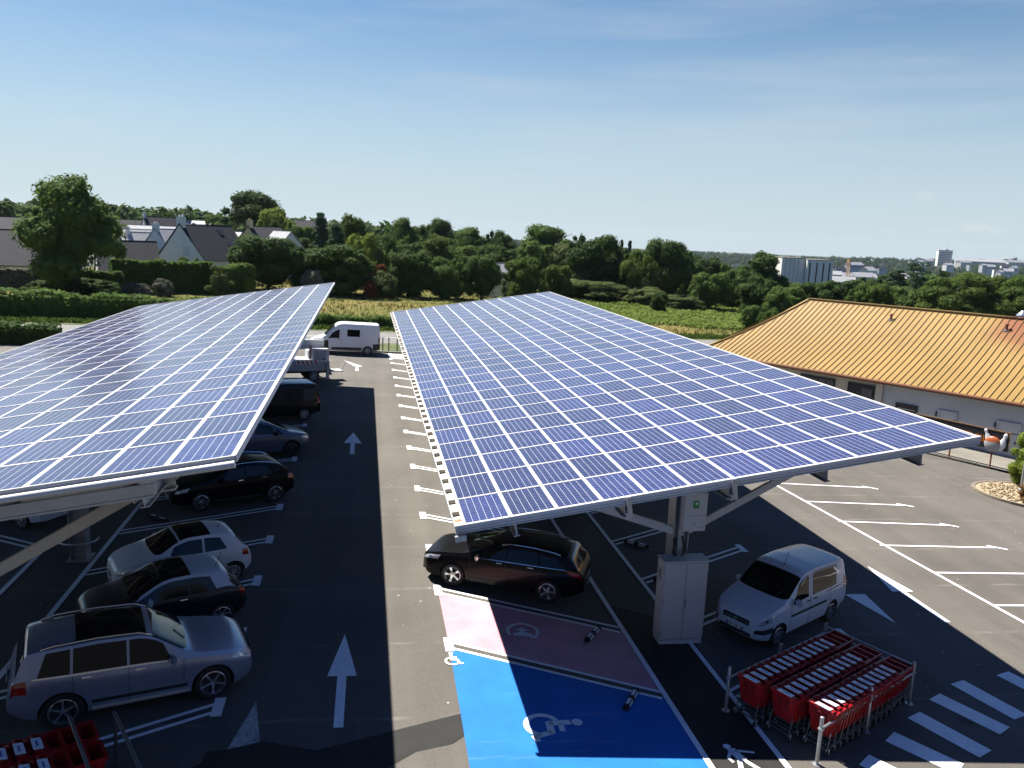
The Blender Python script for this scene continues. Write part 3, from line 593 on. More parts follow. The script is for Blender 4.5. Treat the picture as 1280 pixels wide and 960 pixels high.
def canopy(label, o, nrow, cols_y, gutter, thing_loc):
    t = TILT; u = Vector((math.cos(t), 0, math.sin(t))); nrm = Vector((-math.sin(t), 0, math.cos(t)))
    root = thing('solar_canopy', label, 'solar canopy', thing_loc); L0 = Vector(thing_loc); o = Vector(o)
    rest = MB(); proto = None; WD = 12*CPT; LN = nrow*RPT
    cells = sorted(((o+u*(c*CPT)+Vector((0, r*RPT, 0)), c, r) for c in range(12) for r in range(nrow)), key=lambda q: (q[0]-CAM).length)
    k = 0
    for P, c, r in cells:
        cpx = P - CAM; front = cpx.dot(FWD); px = 640+F_PX*(cpx.dot(RIGHT)/front)
        P = P + u*.0175 + Vector((0, .012, 0)) + nrm*rnd.uniform(-.002, .002)
        if k < 100 and px > -60:
            k += 1
            if proto is None:
                proto = PB.obj('solar_panel', [M['cells'], M['frame'], M['backsheet']], root, fix=False); q = proto
            else: q = dup(proto, root)
            q.location = P-L0; q.rotation_euler = (rnd.uniform(-.0012, .0012), -t+rnd.uniform(-.0012, .0012), 0)
        else:
            mx = Matrix.Rotation(-t, 4, 'Y'); base = len(rest.f)
            rest.mesh([mx @ Vector(v)+P-L0 for v in PB.v], PB.f); 
            for i in range(len(PB.f)): rest.m[base+i] = PB.m[i]
            panel_cells_uv(rest, len(rest.f)-1)
    ro = rest.obj('solar_panel', [M['cells'], M['frame'], M['backsheet']], root, fix=False); ro['kind'] = 'stuff'
    def P(a, y, h): return o + u*a + Vector((0, y, 0)) + nrm*h - L0
    def sbox(mb, a0, a1, y0, y1, h0, h1, m=0):
        v = [P(a, y, h) for h in (h0, h1) for (a, y) in ((a0, y0), (a1, y0), (a1, y1), (a0, y1))]
        mb.mesh(v, [(3, 2, 1, 0), (4, 5, 6, 7), (0, 1, 5, 4), (1, 2, 6, 5), (2, 3, 7, 6), (3, 0, 4, 7)], m)
    a0 = -.21 if gutter else -.03
    b = MB()
    for c in range(1, 12): sbox(b, c*CPT-.0185, c*CPT+.0185, 0, LN, -.03, .004)
    b.obj('cover_strip', M['frame'], root)
    b = MB()
    for r in range(1, nrow): sbox(b, 0, WD, r*RPT-.027, r*RPT+.027, -.034, .0065)
    b.obj('joint_strip', M['alu'], root)
    b = MB()
    for r in range(1, nrow):
        for c in range(12):
            for q in (.25, .75): sbox(b, (c+q)*CPT-.02, (c+q)*CPT+.02, r*RPT-.02, r*RPT+.02, -.004, .006)
    b.obj('panel_clamp', M['dkgalv'], root)['kind'] = 'stuff'
    b = MB()
    if gutter:
        sbox(b, a0, WD+.03, -.10, -.012, -.06, .03); sbox(b, a0, WD+.02, -.085, -.03, -.125, -.07); sbox(b, a0, WD+.01, -.09, -.02, -.165, -.135)
    else:
        sbox(b, -.03, WD+.03, -.06, -.012, -.05, .02)
    b.obj('front_trim', M['alu'], root, bevel=.006)
    if not gutter:
        b = MB(); b.tube([P(-.02, -.09, -.11), P(WD+.02, -.09, -.11)], .06, 14); b.obj('rain_gutter', M['alu'], root, smooth=True)
        b = MB(); sbox(b, 1.0, WD-1.2, -.07, -.02, -.40, -.22); sbox(b, .9, WD-1.25, -.08, -.01, -.44, -.405); b.obj('edge_beam', M['cream'], root)
    b = MB(); sbox(b, a0, WD+.03, LN-.01, LN+.06, -.16, .02); b.obj('rear_trim', M['alu'], root)
    b = MB(); sbox(b, WD+.004, WD+.045, -.012, LN, -.10, .012); 
    if not gutter: sbox(b, -.045, -.004, -.012, LN, -.10, .012)
    b.obj('side_trim', M['alu'], root)
    if gutter:
        b = MB(); sbox(b, -.21, -.188, -.01, LN, -.14, .01); sbox(b, -.188, -.02, 0, LN, -.15, -.13, 1); sbox(b, -.02, .0165, -.01, LN, -.15, -.003)
        for i in range(nrow*2): sbox(b, -.186, -.022, i*RPT/2+.10, i*RPT/2+.10+(.36 if i % 2 else .16), -.128, -.03, 2)
        sbox(b, -.184, -.024, .0, .62, -.126, -.10, 3)
        g = b.obj('side_gutter', [M['alu'], M['beige'], M['cream'], M['rust']], root)
        b = MB(); sbox(b, -.24, -.0, -.20, -.115, -.30, -.17); b.obj('gutter_end', M['galv'], root, bevel=.01)
    # purlins along the length, their front ends cut to a taper
    for a in (1.1, 3.55, 6.0, 8.4, 10.8):
        b = MB()
        for (h0, h1, wd) in ((-.20, -.185, .07), (-.486, -.47, .07) if gutter else (-.616, -.60, .07)): sbox(b, a-wd, a+wd, .03, LN-.3, h0, h1)
        pts = [(.0, -.2), (.03, -.47 if gutter else -.60), (LN-.3, -.47 if gutter else -.60), (LN-.3, -.2)]
        vs = [P(a+s, y, h) for s in (-.008, .008) for (y, h) in pts]; n = len(pts)
        b.mesh(vs, [tuple(range(n)), tuple(range(n, 2*n))[::-1]]+[(i, (i+1) % n, n+(i+1) % n, n+i) for i in range(n)])
        b.obj('purlin', M['galv'], root)
    # transverse module rails under each row joint
    b = MB()
    for r in range(0, nrow*2+1):
        y = min(r*RPT/2, LN-.05); sbox(b, .05, WD-.05, y+.02, y+.06, -.185, -.045)
    b.obj('module_rail', M['galv'], root)
    xc = (o+u*WD/2).x
    for i, y in enumerate(cols_y):
        zt = (o+u*WD/2).z-.62; zg = gz(xc); c = Vector((xc, y, 0))-L0
        b = MB(); h = zt-zg
        for s in (-1, 1): b.box((c.x+s*.21, c.y, zg-L0.z+h/2), (.024, .42, h))
        b.box((c.x, c.y, zg-L0.z+h/2), (.40, .02, h))
        b.box((c.x, c.y, zg-L0.z+.02), (.62, .62, .04))
        col = b.obj('column', M['galv'], root)
        if gutter and i == 0:
            b = MB(); b.box((c.x+.02, c.y-.13, zg-L0.z+h*.5), (.14, .05, h*.96))
            for q in range(60): b.box((c.x+.02, c.y-.165, zg-L0.z+.12+q*(h-.3)/60), (.15, .012, .02))
            b.obj('cable_tray', M['alu'], col)
        if not gutter:
            b = MB(); b.tube([(c.x+.52*math.cos(w), c.y+.42*math.sin(w)-.1, zg-L0.z+.62) for w in [rad(a_) for a_ in range(160, 381, 20)]], .03, 8)
            b.obj('guard_hoop', M['galv'], col, smooth=True)
        # tilted rafter and the two braces
        b = MB()
        for (h0, h1, wd) in ((-.78, -.75, .1), (-.50, -.475, .1), (-.75, -.5, .012)): sbox(b, 1.3, WD-1.3, y-o.y-wd, y-o.y+wd, h0, h1)
        b.obj('rafter', M['galv'], root)
        zb = 2.62 if gutter else 3.05
        for s, a1 in ((-1, 2.5), (1, WD-1.7)):
            e = P(a1, y-o.y-.16, -.62); st = Vector((c.x+s*.2, c.y-.16, zb-L0.z))
            b = MB(); b.bar(st, e, .10, .20); br = b.obj('brace', M['cream'] if not gutter else M['alu'], root, bevel=.012)
            b = MB(); d = (e-st).normalized(); b.bar(e-d*.28, e+d*.5, .125, .26); b.bar(e-d*.34, e-d*.29, .14, .27)
            for q in (-.1, .12, .3): b.tube([e+d*q+Vector((0, -.085, 0)), e+d*q+Vector((0, -.066, 0))], .022, 8)
            b.obj('gusset', M['cream'] if not gutter else M['alu'], br)
    # hook brackets at the front edge
    for a in ((3.6, 6.05) if gutter else (2.1, 4.3)):
        b = MB()
        sbox(b, a-.05, a+.05, -.19, -.125, -.42, .05 if gutter else -.20); sbox(b, a-.13, a+.06, -.17, -.02, -.44, -.40); sbox(b, a-.10, a-.06, -.2, -.12, -.40, -.3)
        b.obj('bracket', M['galv'], root)
    return root
RO, LO = (2.1162, 16.0091, 3.941), None
u_ = Vector((math.cos(TILT), 0, math.sin(TILT)))
lo = Vector((-1.9911, 12.5807, 6.4536)) - u_*(12*CPT)
canopy('right hand solar canopy with white edge gutter over black estate car and white van', RO, 28, (18.85, 28.55, 38.25, 47.95, 57.6), True, (8.16, 18.85, gz(8.16)))
canopy('left hand solar canopy with pale reflections over the row of parked cars', tuple(lo), 26, (14.0, 23.7, 33.4, 43.1, 52.4), False, (-8.04, 23.7, gz(-8.04)))

# inverter box on the column and the electrical cabinet in front of it
t = thing('inverter_box', 'pale grey inverter box with green label fixed under the right solar canopy', 'inverter box', (8.38, 18.45, 2.72))
b = MB(); b.box((0, 0, .52), (.62, .24, 1.04)); b.obj('housing', M['box'], t, bevel=.015)
b = MB(); b.box((0, -.128, .42), (.56, .016, .006)); b.box((-.02, -.126, .22), (.06, .012, .04)); b.box((.18, -.124, .10), (.1, .008, .03)); b.obj('cover_seam', M['galv'], t)
b = MB(); b.box((.0, -.128, .72), (.15, .016, .20)); g_ = b.obj('label_plate', M['green'], t)
b = MB(); b.box((.005, -.139, .75), (.07, .006, .06)); b.obj('label_mark', M['white'], g_)
t = thing('electrical_cabinet', 'tall pinkish white two door electrical cabinet standing in front of the canopy column', 'cabinet', (8.16, 18.33, gz(8.16)))
b = MB(); b.box((0, 0, .06), (1.16, .44, .12)); b.obj('plinth', M['box'], t)
b = MB(); b.box((0, 0, 1.2), (1.2, .46, 2.14)); b.obj('shell', M['cabinet'], t, bevel=.012)
b = MB(); b.box((0, 0, 2.285), (1.26, .52, .03)); b.obj('roof_panel', M['box'], t, bevel=.008)
for s in (-1, 1):
    b = MB(); b.box((s*.295, -.238, 1.2), (.575, .022, 2.06)); d_ = b.obj('door', M['cabinet'], t, bevel=.006)
    if s == 1:
        b = MB(); b.box((.03, -.262, 1.18), (.035, .03, .16)); b.box((.03, -.27, 1.08), (.02, .02, .1)); b.obj('handle', M['galv'], d_)
b = MB()
for q in range(6): b.box((-.607, 0, 1.75+q*.05), (.014, .22, .025))
b.obj('vent_grille', M['galv'], t)
b = MB()
for s_ in (-1, 1):
    for z in (.35, 1.2, 2.05): b.box((s_*.578, -.252, z), (.03, .02, .12))
b.obj('hinges', M['galv'], t)
b = MB(); b.tube([(-.2, .1, 2.3), (-.2, .1, 2.55), (-.16, .32, 2.7)], .035, 8); b.tube([(.0, .1, 2.3), (.02, .12, 2.6), (.05, .32, 2.75)], .025, 8); b.obj('conduit', M['blackp'], t, smooth=True)
# ------------------------------------------------------------------ vehicles
def interp(pts, x):
    if x <= pts[0][0]: return pts[0][1]
    for (a, b), (c, d) in zip(pts, pts[1:]):
        if x <= c: return b+(d-b)*(x-a)/(c-a) if c > a else d
    return pts[-1][1]
class Shell:
    "side profile lofted across the car; x runs from the nose back"
    def __init__(s, sp):
        s.sp = sp; s.L = sp['L']; s.hw = sp['W']/2
    def sm_(s, pts, x, w=.07):
        L = s.L; w = min(w, max(.004, x*.8), max(.004, (L-x)*.8))
        return sum(interp(pts, x+w*k/3) for k in range(-3, 4))/7
    def section(s, x):
        sp = s.sp; L = s.L
        zt = s.sm_(sp['top'], x); zb = s.sm_(sp['bot'], x); zs = min(s.sm_(sp['belt'], x), zt-.045)
        w = s.hw*s.sm_(sp['plan'], x, .05); hb = zs-zb
        tum = sp.get('tum', .30); g = zt-zs; rr = min(sp.get('rr', .11), g*.62)
        ws = w*sp.get('sh', .955); we = ws-tum*(g-rr*.5)
        return [(0, zb), (w*.84, zb), (w*.955, zb+.05), (w*.99, zb+.26*hb), (w, zb+.5*hb), (w*.992, zb+.74*hb), (w*.985, zb+.9*hb), (ws, zs),
                (ws+(we-ws)*.33, zs+(g-rr)*.33), (ws+(we-ws)*.66, zs+(g-rr)*.66), (we, zs+g-rr), (we-rr*.28, zt-rr*.42), (we-rr*.85, zt-rr*.12-.012), (we*.5, zt-.010), (0, zt)]
    KS, KR, KT = 7, 10, 14      # shoulder, cant rail, roof centre
    def pt(s, x, k, side, off=0):
        k = max(0, min(14, k)); sec = s.section(x); i = min(13, int(k)); f = k-i
        y = sec[i][0]+(sec[i+1][0]-sec[i][0])*f; z = sec[i][1]+(sec[i+1][1]-sec[i][1])*f
        p = Vector((s.L/2-x, side*y, z))
        if off:
            e = .01
            a = s.pt(max(.001, x-e), k, side); b = s.pt(min(s.L-.001, x+e), k, side); c = s.pt(x, max(0, k-.05), side); d = s.pt(x, min(14, k+.05), side)
            n = (d-c).cross(a-b)*(side if side else 1)
            if n.length > 1e-9: p += n.normalized()*off
        return p
    def body(s):
        xs = sorted(set([round(v, 3) for v in [.001, .012, .03, .06, .10, .15, .2, .27] + [s.L-v for v in (.001, .012, .03, .06, .10, .15, .2, .27)] + [i*s.L/64 for i in range(5, 60)]]))
        b = MB(); n = 28; vs = []
        for x in xs:
            sec = s.section(x)
            ring = [(y, z) for y, z in sec] + [(-y, z) for y, z in sec[1:-1][::-1]]
            vs += [(s.L/2-x, y, z) for y, z in ring]
        n = len(ring); fs = [tuple(range(n)), tuple(range((len(xs)-1)*n, len(xs)*n))[::-1]]
        for i in range(len(xs)-1):
            for k in range(n): a, c = i*n+k, i*n+(k+1) % n; fs.append((a, c, c+n, a+n))
        b.mesh(vs, fs); return b
    def patch(s, mb, q, k0, k1, side, off=.005, nx=10, nk=5, m=0):
        "q = (front low, rear low, front high, rear high) in x"
        g = []
        for j in range(nk+1):
            v = j/nk; a = q[0]+(q[2]-q[0])*v; c = q[1]+(q[3]-q[1])*v
            g.append([s.pt(a+(c-a)*i/nx, k0+(k1-k0)*v, side, off) for i in range(nx+1)])
        vs = [p for r in g for p in r]; fs = []
        for j in range(nk):
            for i in range(nx): a = j*(nx+1)+i; fs.append((a, a+1, a+nx+2, a+nx+1))
        # turned-in rim so that the pane has an edge
        rim = [(0, i) for i in range(nx+1)]+[(j, nx) for j in range(1, nk+1)]+[(nk, i) for i in range(nx-1, -1, -1)]+[(j, 0) for j in range(nk-1, 0, -1)]
        i0 = len(vs)
        for (j, i) in rim:
            v = j/nk; a = q[0]+(q[2]-q[0])*v; c = q[1]+(q[3]-q[1])*v
            vs.append(s.pt(a+(c-a)*i/nx, k0+(k1-k0)*v, side, -.012))
        for r in range(len(rim)):
            a = rim[r][0]*(nx+1)+rim[r][1]; r2 = (r+1) % len(rim); c = rim[r2][0]*(nx+1)+rim[r2][1]; fs.append((a, c, i0+r2, i0+r))
        mb.mesh(vs, fs, m)
    def across(s, mb, x0, x1, ke, off=.006, nx=8, ny=14, m=0, x1s=None, x0s=None):
        "patch over the top of the car from edge row ke on one side to the other; x0s/x1s move its ends at the sides"
        x1s = x1 if x1s is None else x1s; x0s = x0 if x0s is None else x0s; vs = []; fs = []
        for o_ in (off, -.012):
            for i in range(nx+1):
                for j in range(ny+1):
                    t = -1+2*j/ny; e = abs(t)**2.2; xa = x0+(x0s-x0)*e; xb = x1+(x1s-x1)*e
                    x = xa+(xb-xa)*i/nx; k = 14-(14-ke)*abs(t)
                    vs.append(s.pt(x, k, -1 if t < 0 else 1, o_))
        w = ny+1
        for i in range(nx):
            for j in range(ny): a = i*w+j; fs.append((a, a+1, a+w+1, a+w))
        o2 = (nx+1)*w
        for j in range(ny): fs.append((j, j+1, o2+j+1, o2+j)); a = nx*w+j; fs.append((a, a+1, o2+a+1, o2+a))
        for i in range(nx): a = i*w; fs.append((a, a+w, o2+a+w, o2+a)); a += ny; fs.append((a, a+w, o2+a+w, o2+a))
        mb.mesh(vs, fs, m)
RIMS = {}
def wheel_meshes(kind, R, wd):
    ty = MB(); ri = R*.70
    ty.lathe([(ri, -wd*.42), (R*.90, -wd*.5), (R*.975, -wd*.42), (R, -wd*.25), (R, wd*.25), (R*.975, wd*.42), (R*.90, wd*.5), (ri, wd*.42), (ri, -wd*.42)], axis='Y', n=32)
    rm = MB()
    rm.lathe([(0, wd*.06), (ri*.98, wd*.02)], axis='Y', n=28, m=1)
    rm.lathe([(ri*.99, -wd*.3), (ri*1.0, wd*.42), (ri*.93, wd*.45), (ri*.91, wd*.2), (ri*.9, wd*.02)], axis='Y', n=32)
    rm.lathe([(0, wd*.42), (ri*.14, wd*.41), (ri*.17, wd*.3), (ri*.17, wd*.1)], axis='Y', n=14)
    ns, sw = {'five': (5, .17), 'double': (10, .085), 'six': (6, .15), 'swirl': (7, .12), 'cap': (9, .17), 'petal': (5, .26)}[kind]
    for k in range(ns):
        a = 2*math.pi*k/ns + (.16 if kind == 'double' and k % 2 else 0) ; ca, sa = math.cos(a), math.sin(a)
        tw = .35 if kind == 'swirl' else 0
        pts = []
        for (r_, hw_) in ((ri*.12, sw*.55), (ri*.55, sw*.42), (ri*.93, sw*.62)):
            aa = a+tw*r_/ri; c_, s_ = math.cos(aa), math.sin(aa)
            pts.append([(c_*r_-s_*hw_*ri*q, s_*r_+c_*hw_*ri*q) for q in (-1, 1)])
        for i in range(2):
            (p0, p1), (p2, p3) = pts[i], pts[i+1]; d0_, d1_ = wd*(.40-.04*i), wd*(.36+.05*i)
            rm.mesh([(p0[0], d0_, p0[1]), (p1[0], d0_, p1[1]), (p3[0], d1_, p3[1]), (p2[0], d1_, p2[1]), (p0[0], wd*.1, p0[1]), (p1[0], wd*.1, p1[1]), (p3[0], wd*.1, p3[1]), (p2[0], wd*.1, p2[1])],
                    [(0, 1, 2, 3), (0, 4, 5, 1), (1, 5, 6, 2), (2, 6, 7, 3), (3, 7, 4, 0)])
    return ty, rm
def make_wheels(root, sp, xf, xr):
    R, wd = sp['R'], sp.get('ww', .21); proto = None
    for x in (xf, xr):
        for s in (1, -1):
            y = s*(sp['W']/2-wd*.5-.025)
            if proto is None:
                ty, rm = wheel_meshes(sp['rim'], R, wd)
                w = ty.obj('wheel', M['rubber'], root, smooth=.5); rm.obj('rim', [sp.get('rimmat', M['alloy']), M['blackp']], w, smooth=.5); proto = w
            else: w = dup(proto, root)
            w.location = (sp['L']/2-x, y, R); w.rotation_euler = (0, rnd.uniform(0, 6), 0 if s > 0 else math.pi)
def cut_wells(body, sp, xf, xr):
    R = sp['R']*1.0+.055
    c = MB()
    for x in (xf, xr):
        for s in (1, -1):
            y0, y1 = sorted((s*(sp['W']/2-.34), s*(sp['W']/2+.2)))
            c.lathe([(0, y0), (R, y0), (R, y1), (0, y1)], c=(sp['L']/2-x, 0, sp['R']), axis='Y', n=36)
    co = c.obj('cutter', M['blackp'])
    bm = bmesh.new(); bm.from_mesh(co.data); bmesh.ops.remove_doubles(bm, verts=bm.verts, dist=1e-5); bmesh.ops.recalc_face_normals(bm, faces=bm.faces); bm.to_mesh(co.data); bm.free()
    md = body.modifiers.new('b', 'BOOLEAN'); md.object = co; md.operation = 'DIFFERENCE'; md.solver = 'EXACT'; md.material_mode = 'TRANSFER'
    dg = bpy.context.evaluated_depsgraph_get(); me = bpy.data.meshes.new_from_object(body.evaluated_get(dg))
    body.modifiers.clear(); body.data = me
    bpy.data.objects.remove(co)
    bm = bmesh.new(); bm.from_mesh(me)
    for f in bm.faces: f.smooth = True
    for e in bm.edges:
        e.smooth = not (len(e.link_faces) == 2 and e.calc_face_angle(0) > .55)
    bm.to_mesh(me); bm.free()
def vehicle(name, label, cat, sp, loc, yaw, group=None):
    t = thing(name, label, cat, loc, lot_rot(yaw), group); s = Shell(sp); L, hw = sp['L'], sp['W']/2; P = sp['paint']
    xf, xr = sp['axles']
    bo = s.body().obj('body', [P]); cut_wells(bo, sp, xf, xr); bo.parent = t; make_wheels(t, sp, xf, xr)
    KB, KE = 7.25, 10.25
    for q in sp['side']:
        for sd in (1, -1):
            b = MB(); s.patch(b, q[:4], q[4] if len(q) > 4 else KB, q[5] if len(q) > 5 else KE, sd); b.obj('side_window', M['glass'], t, smooth=.5)
    x0, x1 = sp['screen']; b = MB(); s.across(b, x0, x1, 10.9, x0s=x0+sp.get('scurve', .16), x1s=x1+.02); b.obj('windscreen', M['glass'], t, smooth=.5)
    if 'rear' in sp:
        x0, x1 = sp['rear']; b = MB(); s.across(b, x0, x1, 11.0); b.obj('rear_window', M['glass'], t, smooth=.5)
    for (nm, x0, x1, ke, mt) in sp.get('tops', ()):
        b = MB(); s.across(b, x0, x1, ke, nx=12); b.obj(nm, mt, t, smooth=.5)
    for (nm, q, k0, k1, mt) in sp.get('trim', ()):
        for sd in (1, -1):
            b = MB(); s.patch(b, q, k0, k1, sd, .007 if mt is not M['blackp'] else .006, 16, 4); b.obj(nm, mt, t, smooth=.5)
    # lamps
    h = sp['head']; 
    for sd in (1, -1):
        b = MB(); s.patch(b, h[:4], h[4], h[5], sd, .008, 8, 4); hl = b.obj('headlight', M['lamp'], t, smooth=.5)
        b = MB(); xm = (h[0]+h[1])/2; s.patch(b, (xm-.02, xm+.06, xm-.02, xm+.06), h[4]+(h[5]-h[4])*.3, h[4]+(h[5]-h[4])*.75, sd, .012, 4, 3); b.obj('bulb_housing', M['chrome'], hl, smooth=.5)
        r = sp['tail']; b = MB(); s.patch(b, r[:4], r[4], r[5], sd, .008, 6, 6); b.obj('tail_light', M['red'], t, smooth=.5)
    # front: grille, intake, plate; rear: plate, bumper strip
    zf = sp['grille']; nose = L/2
    def front(w, z0, z1, dx, mt, nm, depth=.05):
        b = MB(); b.box((nose-.02+dx, 0, (z0+z1)/2), (depth, w, z1-z0)); return b.obj(nm, mt, t, bevel=.012)
    gr = front(zf[2], zf[0], zf[1], .008, M['blackp'], 'grille')
    b = MB(); b.box((nose+.016, 0, (zf[0]+zf[1])/2), (.01, zf[2]*.9, .02)); b.lathe([(0, .02), (.05, .018), (.055, 0)], c=(nose+.01, 0, (zf[0]+zf[1])/2), axis='X', n=16); b.obj('badge', M['chrome'], gr)
    front(hw*1.15, sp['bumper'], sp['bumper']+.12, .004, M['blackp'], 'air_intake')
    for (x, sg, zz) in ((nose+.018, 1, sp.get('plz', .45)), (-nose-.012, -1, sp.get('plr', .75))):
        b = MB(); b.box((x, 0, zz), (.012, .52, .11)); pl = b.obj('number_plate', M['plate'], t)
        b = MB()
        for q in (-1, 1): b.box((x+sg*.007, q*.235, zz), (.004, .045, .104))
        b.obj('plate_band', M['plateb'], pl)
        b = MB(); r_ = random.Random(int(L*100))
        for q in range(7):
            if q in (2, 5): continue
            yy = -.17+q*.057; b.box((x+sg*.0075, yy, zz), (.003, .012, .06)); b.box((x+sg*.0075, yy+.014, zz), (.003, .012, .06))
        b.obj('plate_characters', M['blackp'], pl)
    # mirrors, handles, door seams, wipers
    xm = sp['mirror']
    for sd in (1, -1):
        p = s.pt(xm, 7.3, sd); b = MB(); b.box((p.x-.02, p.y+sd*.12, p.z+.05), (.12, .22, .17), rz=sd*-.2)
        mi = b.obj('mirror', sp.get('mirmat', P), t, bevel=.04, smooth=1.2); b = MB(); b.bar((p.x, p.y-sd*.03, p.z-.01), (p.x-.01, p.y+sd*.08, p.z+.02), .05, .05); b.obj('mirror_arm', M['blackp'], mi)
        for hx in sp['handles']:
            b = MB(); b.patch_ = None; s.patch(b, (hx, hx+.17, hx, hx+.17), 6.15, 6.45, sd, .028, 4, 2); b.obj('handle', sp.get('hmat', P), t, bevel=0)
        for dx in sp['seams']:
            b = MB(); s.patch(b, (dx-.005, dx+.005, dx-.005+sp.get('lean', .0), dx+.005+sp.get('lean', 0)), 2.2, 10.1 if sp.get('fullseam') else 7.1, sd, .003, 1, 24); b.obj('door_seam', M['blackp'], t)
    b = MB()
    for yy in (-.35, .25):
        x0, x1 = sp['screen']; 
        f = lambda x, y: s.pt(x, 13, 1 if y > 0 else -1, .02)
        a = s.pt(x0+.05, 13.2 if yy < 0 else 12.9, -1 if yy < 0 else 1, .02); c = s.pt(x0+(x1-x0)*.35, 13.7 if yy < 0 else 12.4, -1 if yy < 0 else 1, .02); b.tube([a, c], .01, 5)
    b.obj('wipers', M['blackp'], t)
    if 'rails' in sp:
        x0, x1, mt = sp['rails']
        for sd in (1, -1):
            pts = [s.pt(x0+(x1-x0)*i/8, 11.3, sd, .015 if i in (0, 8) else .055) for i in range(9)]
            b = MB(); b.tube(pts, .02, 8); b.obj('roof_rail', mt, t, smooth=True)
    if 'aerial' in sp:
        xa, kk, sd = sp['aerial']; p = s.pt(xa, kk, sd); b = MB(); b.tube([p, p+Vector((-.14, 0, .34))], .006, 5); b.lathe([(.03, 0), (.015, .03)], c=p, n=8); b.obj('aerial', M['blackp'], t)
    return t, s
def cpos(wheel_pt, sp, yaw, which, near):
    "place the car so that one tyre's contact patch lands on a point"
    x = sp['L']/2-sp['axles'][0 if which == 'f' else 1]; y = near*(sp['W']/2-.08)
    c, s = math.cos(yaw), math.sin(yaw); X = wheel_pt[0]-(c*x-s*y); Y = wheel_pt[1]-(s*x+c*y)
    return (X, Y, gz(X)+.006)
PLAN = lambda L, a=.62, b=.80: [(0, a), (.06, a+.10), (.18, .86), (.42, .955), (.9, 1), (L-1.0, 1), (L-.4, .96), (L-.14, .90), (L-.03, b), (L, b-.06)]
GL = M['glass']; BP = M['blackp']
suv = dict(L=4.53, W=1.86, R=.375, ww=.24, rim='five', rimmat=M['alloy'], axles=(.84, 3.60), paint=M['p_silver'], tum=.30, rr=.12,
    top=[(0, .66), (.03, .86), (.10, .97), (.3, 1.04), (1.1, 1.14), (1.28, 1.18), (1.95, 1.60), (2.2, 1.67), (3.0, 1.70), (3.9, 1.66), (4.22, 1.62), (4.36, 1.28), (4.42, 1.05), (4.50, .98), (4.53, .70)],
    belt=[(0, .78), (.3, .93), (1.2, 1.04), (4.3, 1.12), (4.53, 1.0)], bot=[(0, .36), (.25, .22), (.9, .24), (4.1, .25), (4.53, .42)], plan=PLAN(4.53, .70),
    side=[(1.62, 2.42, 1.80, 2.42), (2.47, 3.42, 2.47, 3.40), (3.47, 4.02, 3.45, 3.86)], screen=(1.30, 1.98), rear=(4.235, 4.37),
    tops=[('glass_roof', 2.1, 3.35, 11.6, GL)], trim=[('sill', (1.3, 3.1, 1.3, 3.1), 1.2, 2.5, M['alu']), ('rub_strip', (1.35, 3.1, 1.35, 3.1), 3.0, 3.35, BP), ('window_surround', (1.5, 4.1, 1.5, 4.1), 7.02, 7.2, M['chrome'])],
    head=(.05, .42, .06, .48, 5.6, 7.0), tail=(4.2, 4.46, 4.2, 4.42, 4.8, 7.0), grille=(.62, .86, .85), bumper=.38, plz=.55, plr=.92, mirror=1.62, mirmat=M['p_silver'], handles=(2.15, 3.1), hmat=M['chrome'], seams=(1.42, 2.44, 3.42), rails=(2.0, 3.95, M['chrome']))
adam = dict(L=3.70, W=1.74, R=.315, ww=.20, rim='swirl', axles=(.74, 3.05), paint=M['p_plum'], tum=.34, rr=.14,
    top=[(0, .60), (.03, .78), (.12, .86), (.5, .95), (.92, 1.03), (1.62, 1.40), (1.9, 1.47), (2.5, 1.48), (3.05, 1.42), (3.22, 1.36), (3.52, 1.0), (3.64, .92), (3.70, .70)],
    belt=[(0, .7), (.3, .82), (1.0, .93), (2.6, .98), (3.2, 1.04), (3.7, .95)], bot=[(0, .34), (.25, .2), (3.4, .22), (3.70, .38)], plan=PLAN(3.70, .60),
    side=[(1.32, 2.26, 1.5, 2.26), (2.31, 2.95, 2.31, 2.72)], screen=(.98, 1.66), rear=(3.25, 3.48),
    tops=[('roof_panel', 2.35, 3.22, 10.4, M['p_roof']), ('glass_roof', 1.72, 2.34, 11.2, GL)], trim=[('cant_rail', (1.1, 3.28, 1.2, 3.2), 10.3, 11.15, M['p_roof']), ('quarter_pillar', (2.92, 3.38, 2.78, 3.2), 7.3, 10.3, M['p_roof'])],
    head=(.05, .42, .12, .50, 5.4, 6.8), tail=(3.48, 3.64, 3.46, 3.60, 5.2, 7.0), grille=(.55, .70, .7), bumper=.30, plz=.42, plr=.6, mirror=1.36, mirmat=M['p_white'], handles=(2.06,), hmat=M['chrome'], seams=(1.2, 2.3), aerial=(3.02, 13.2, 1))
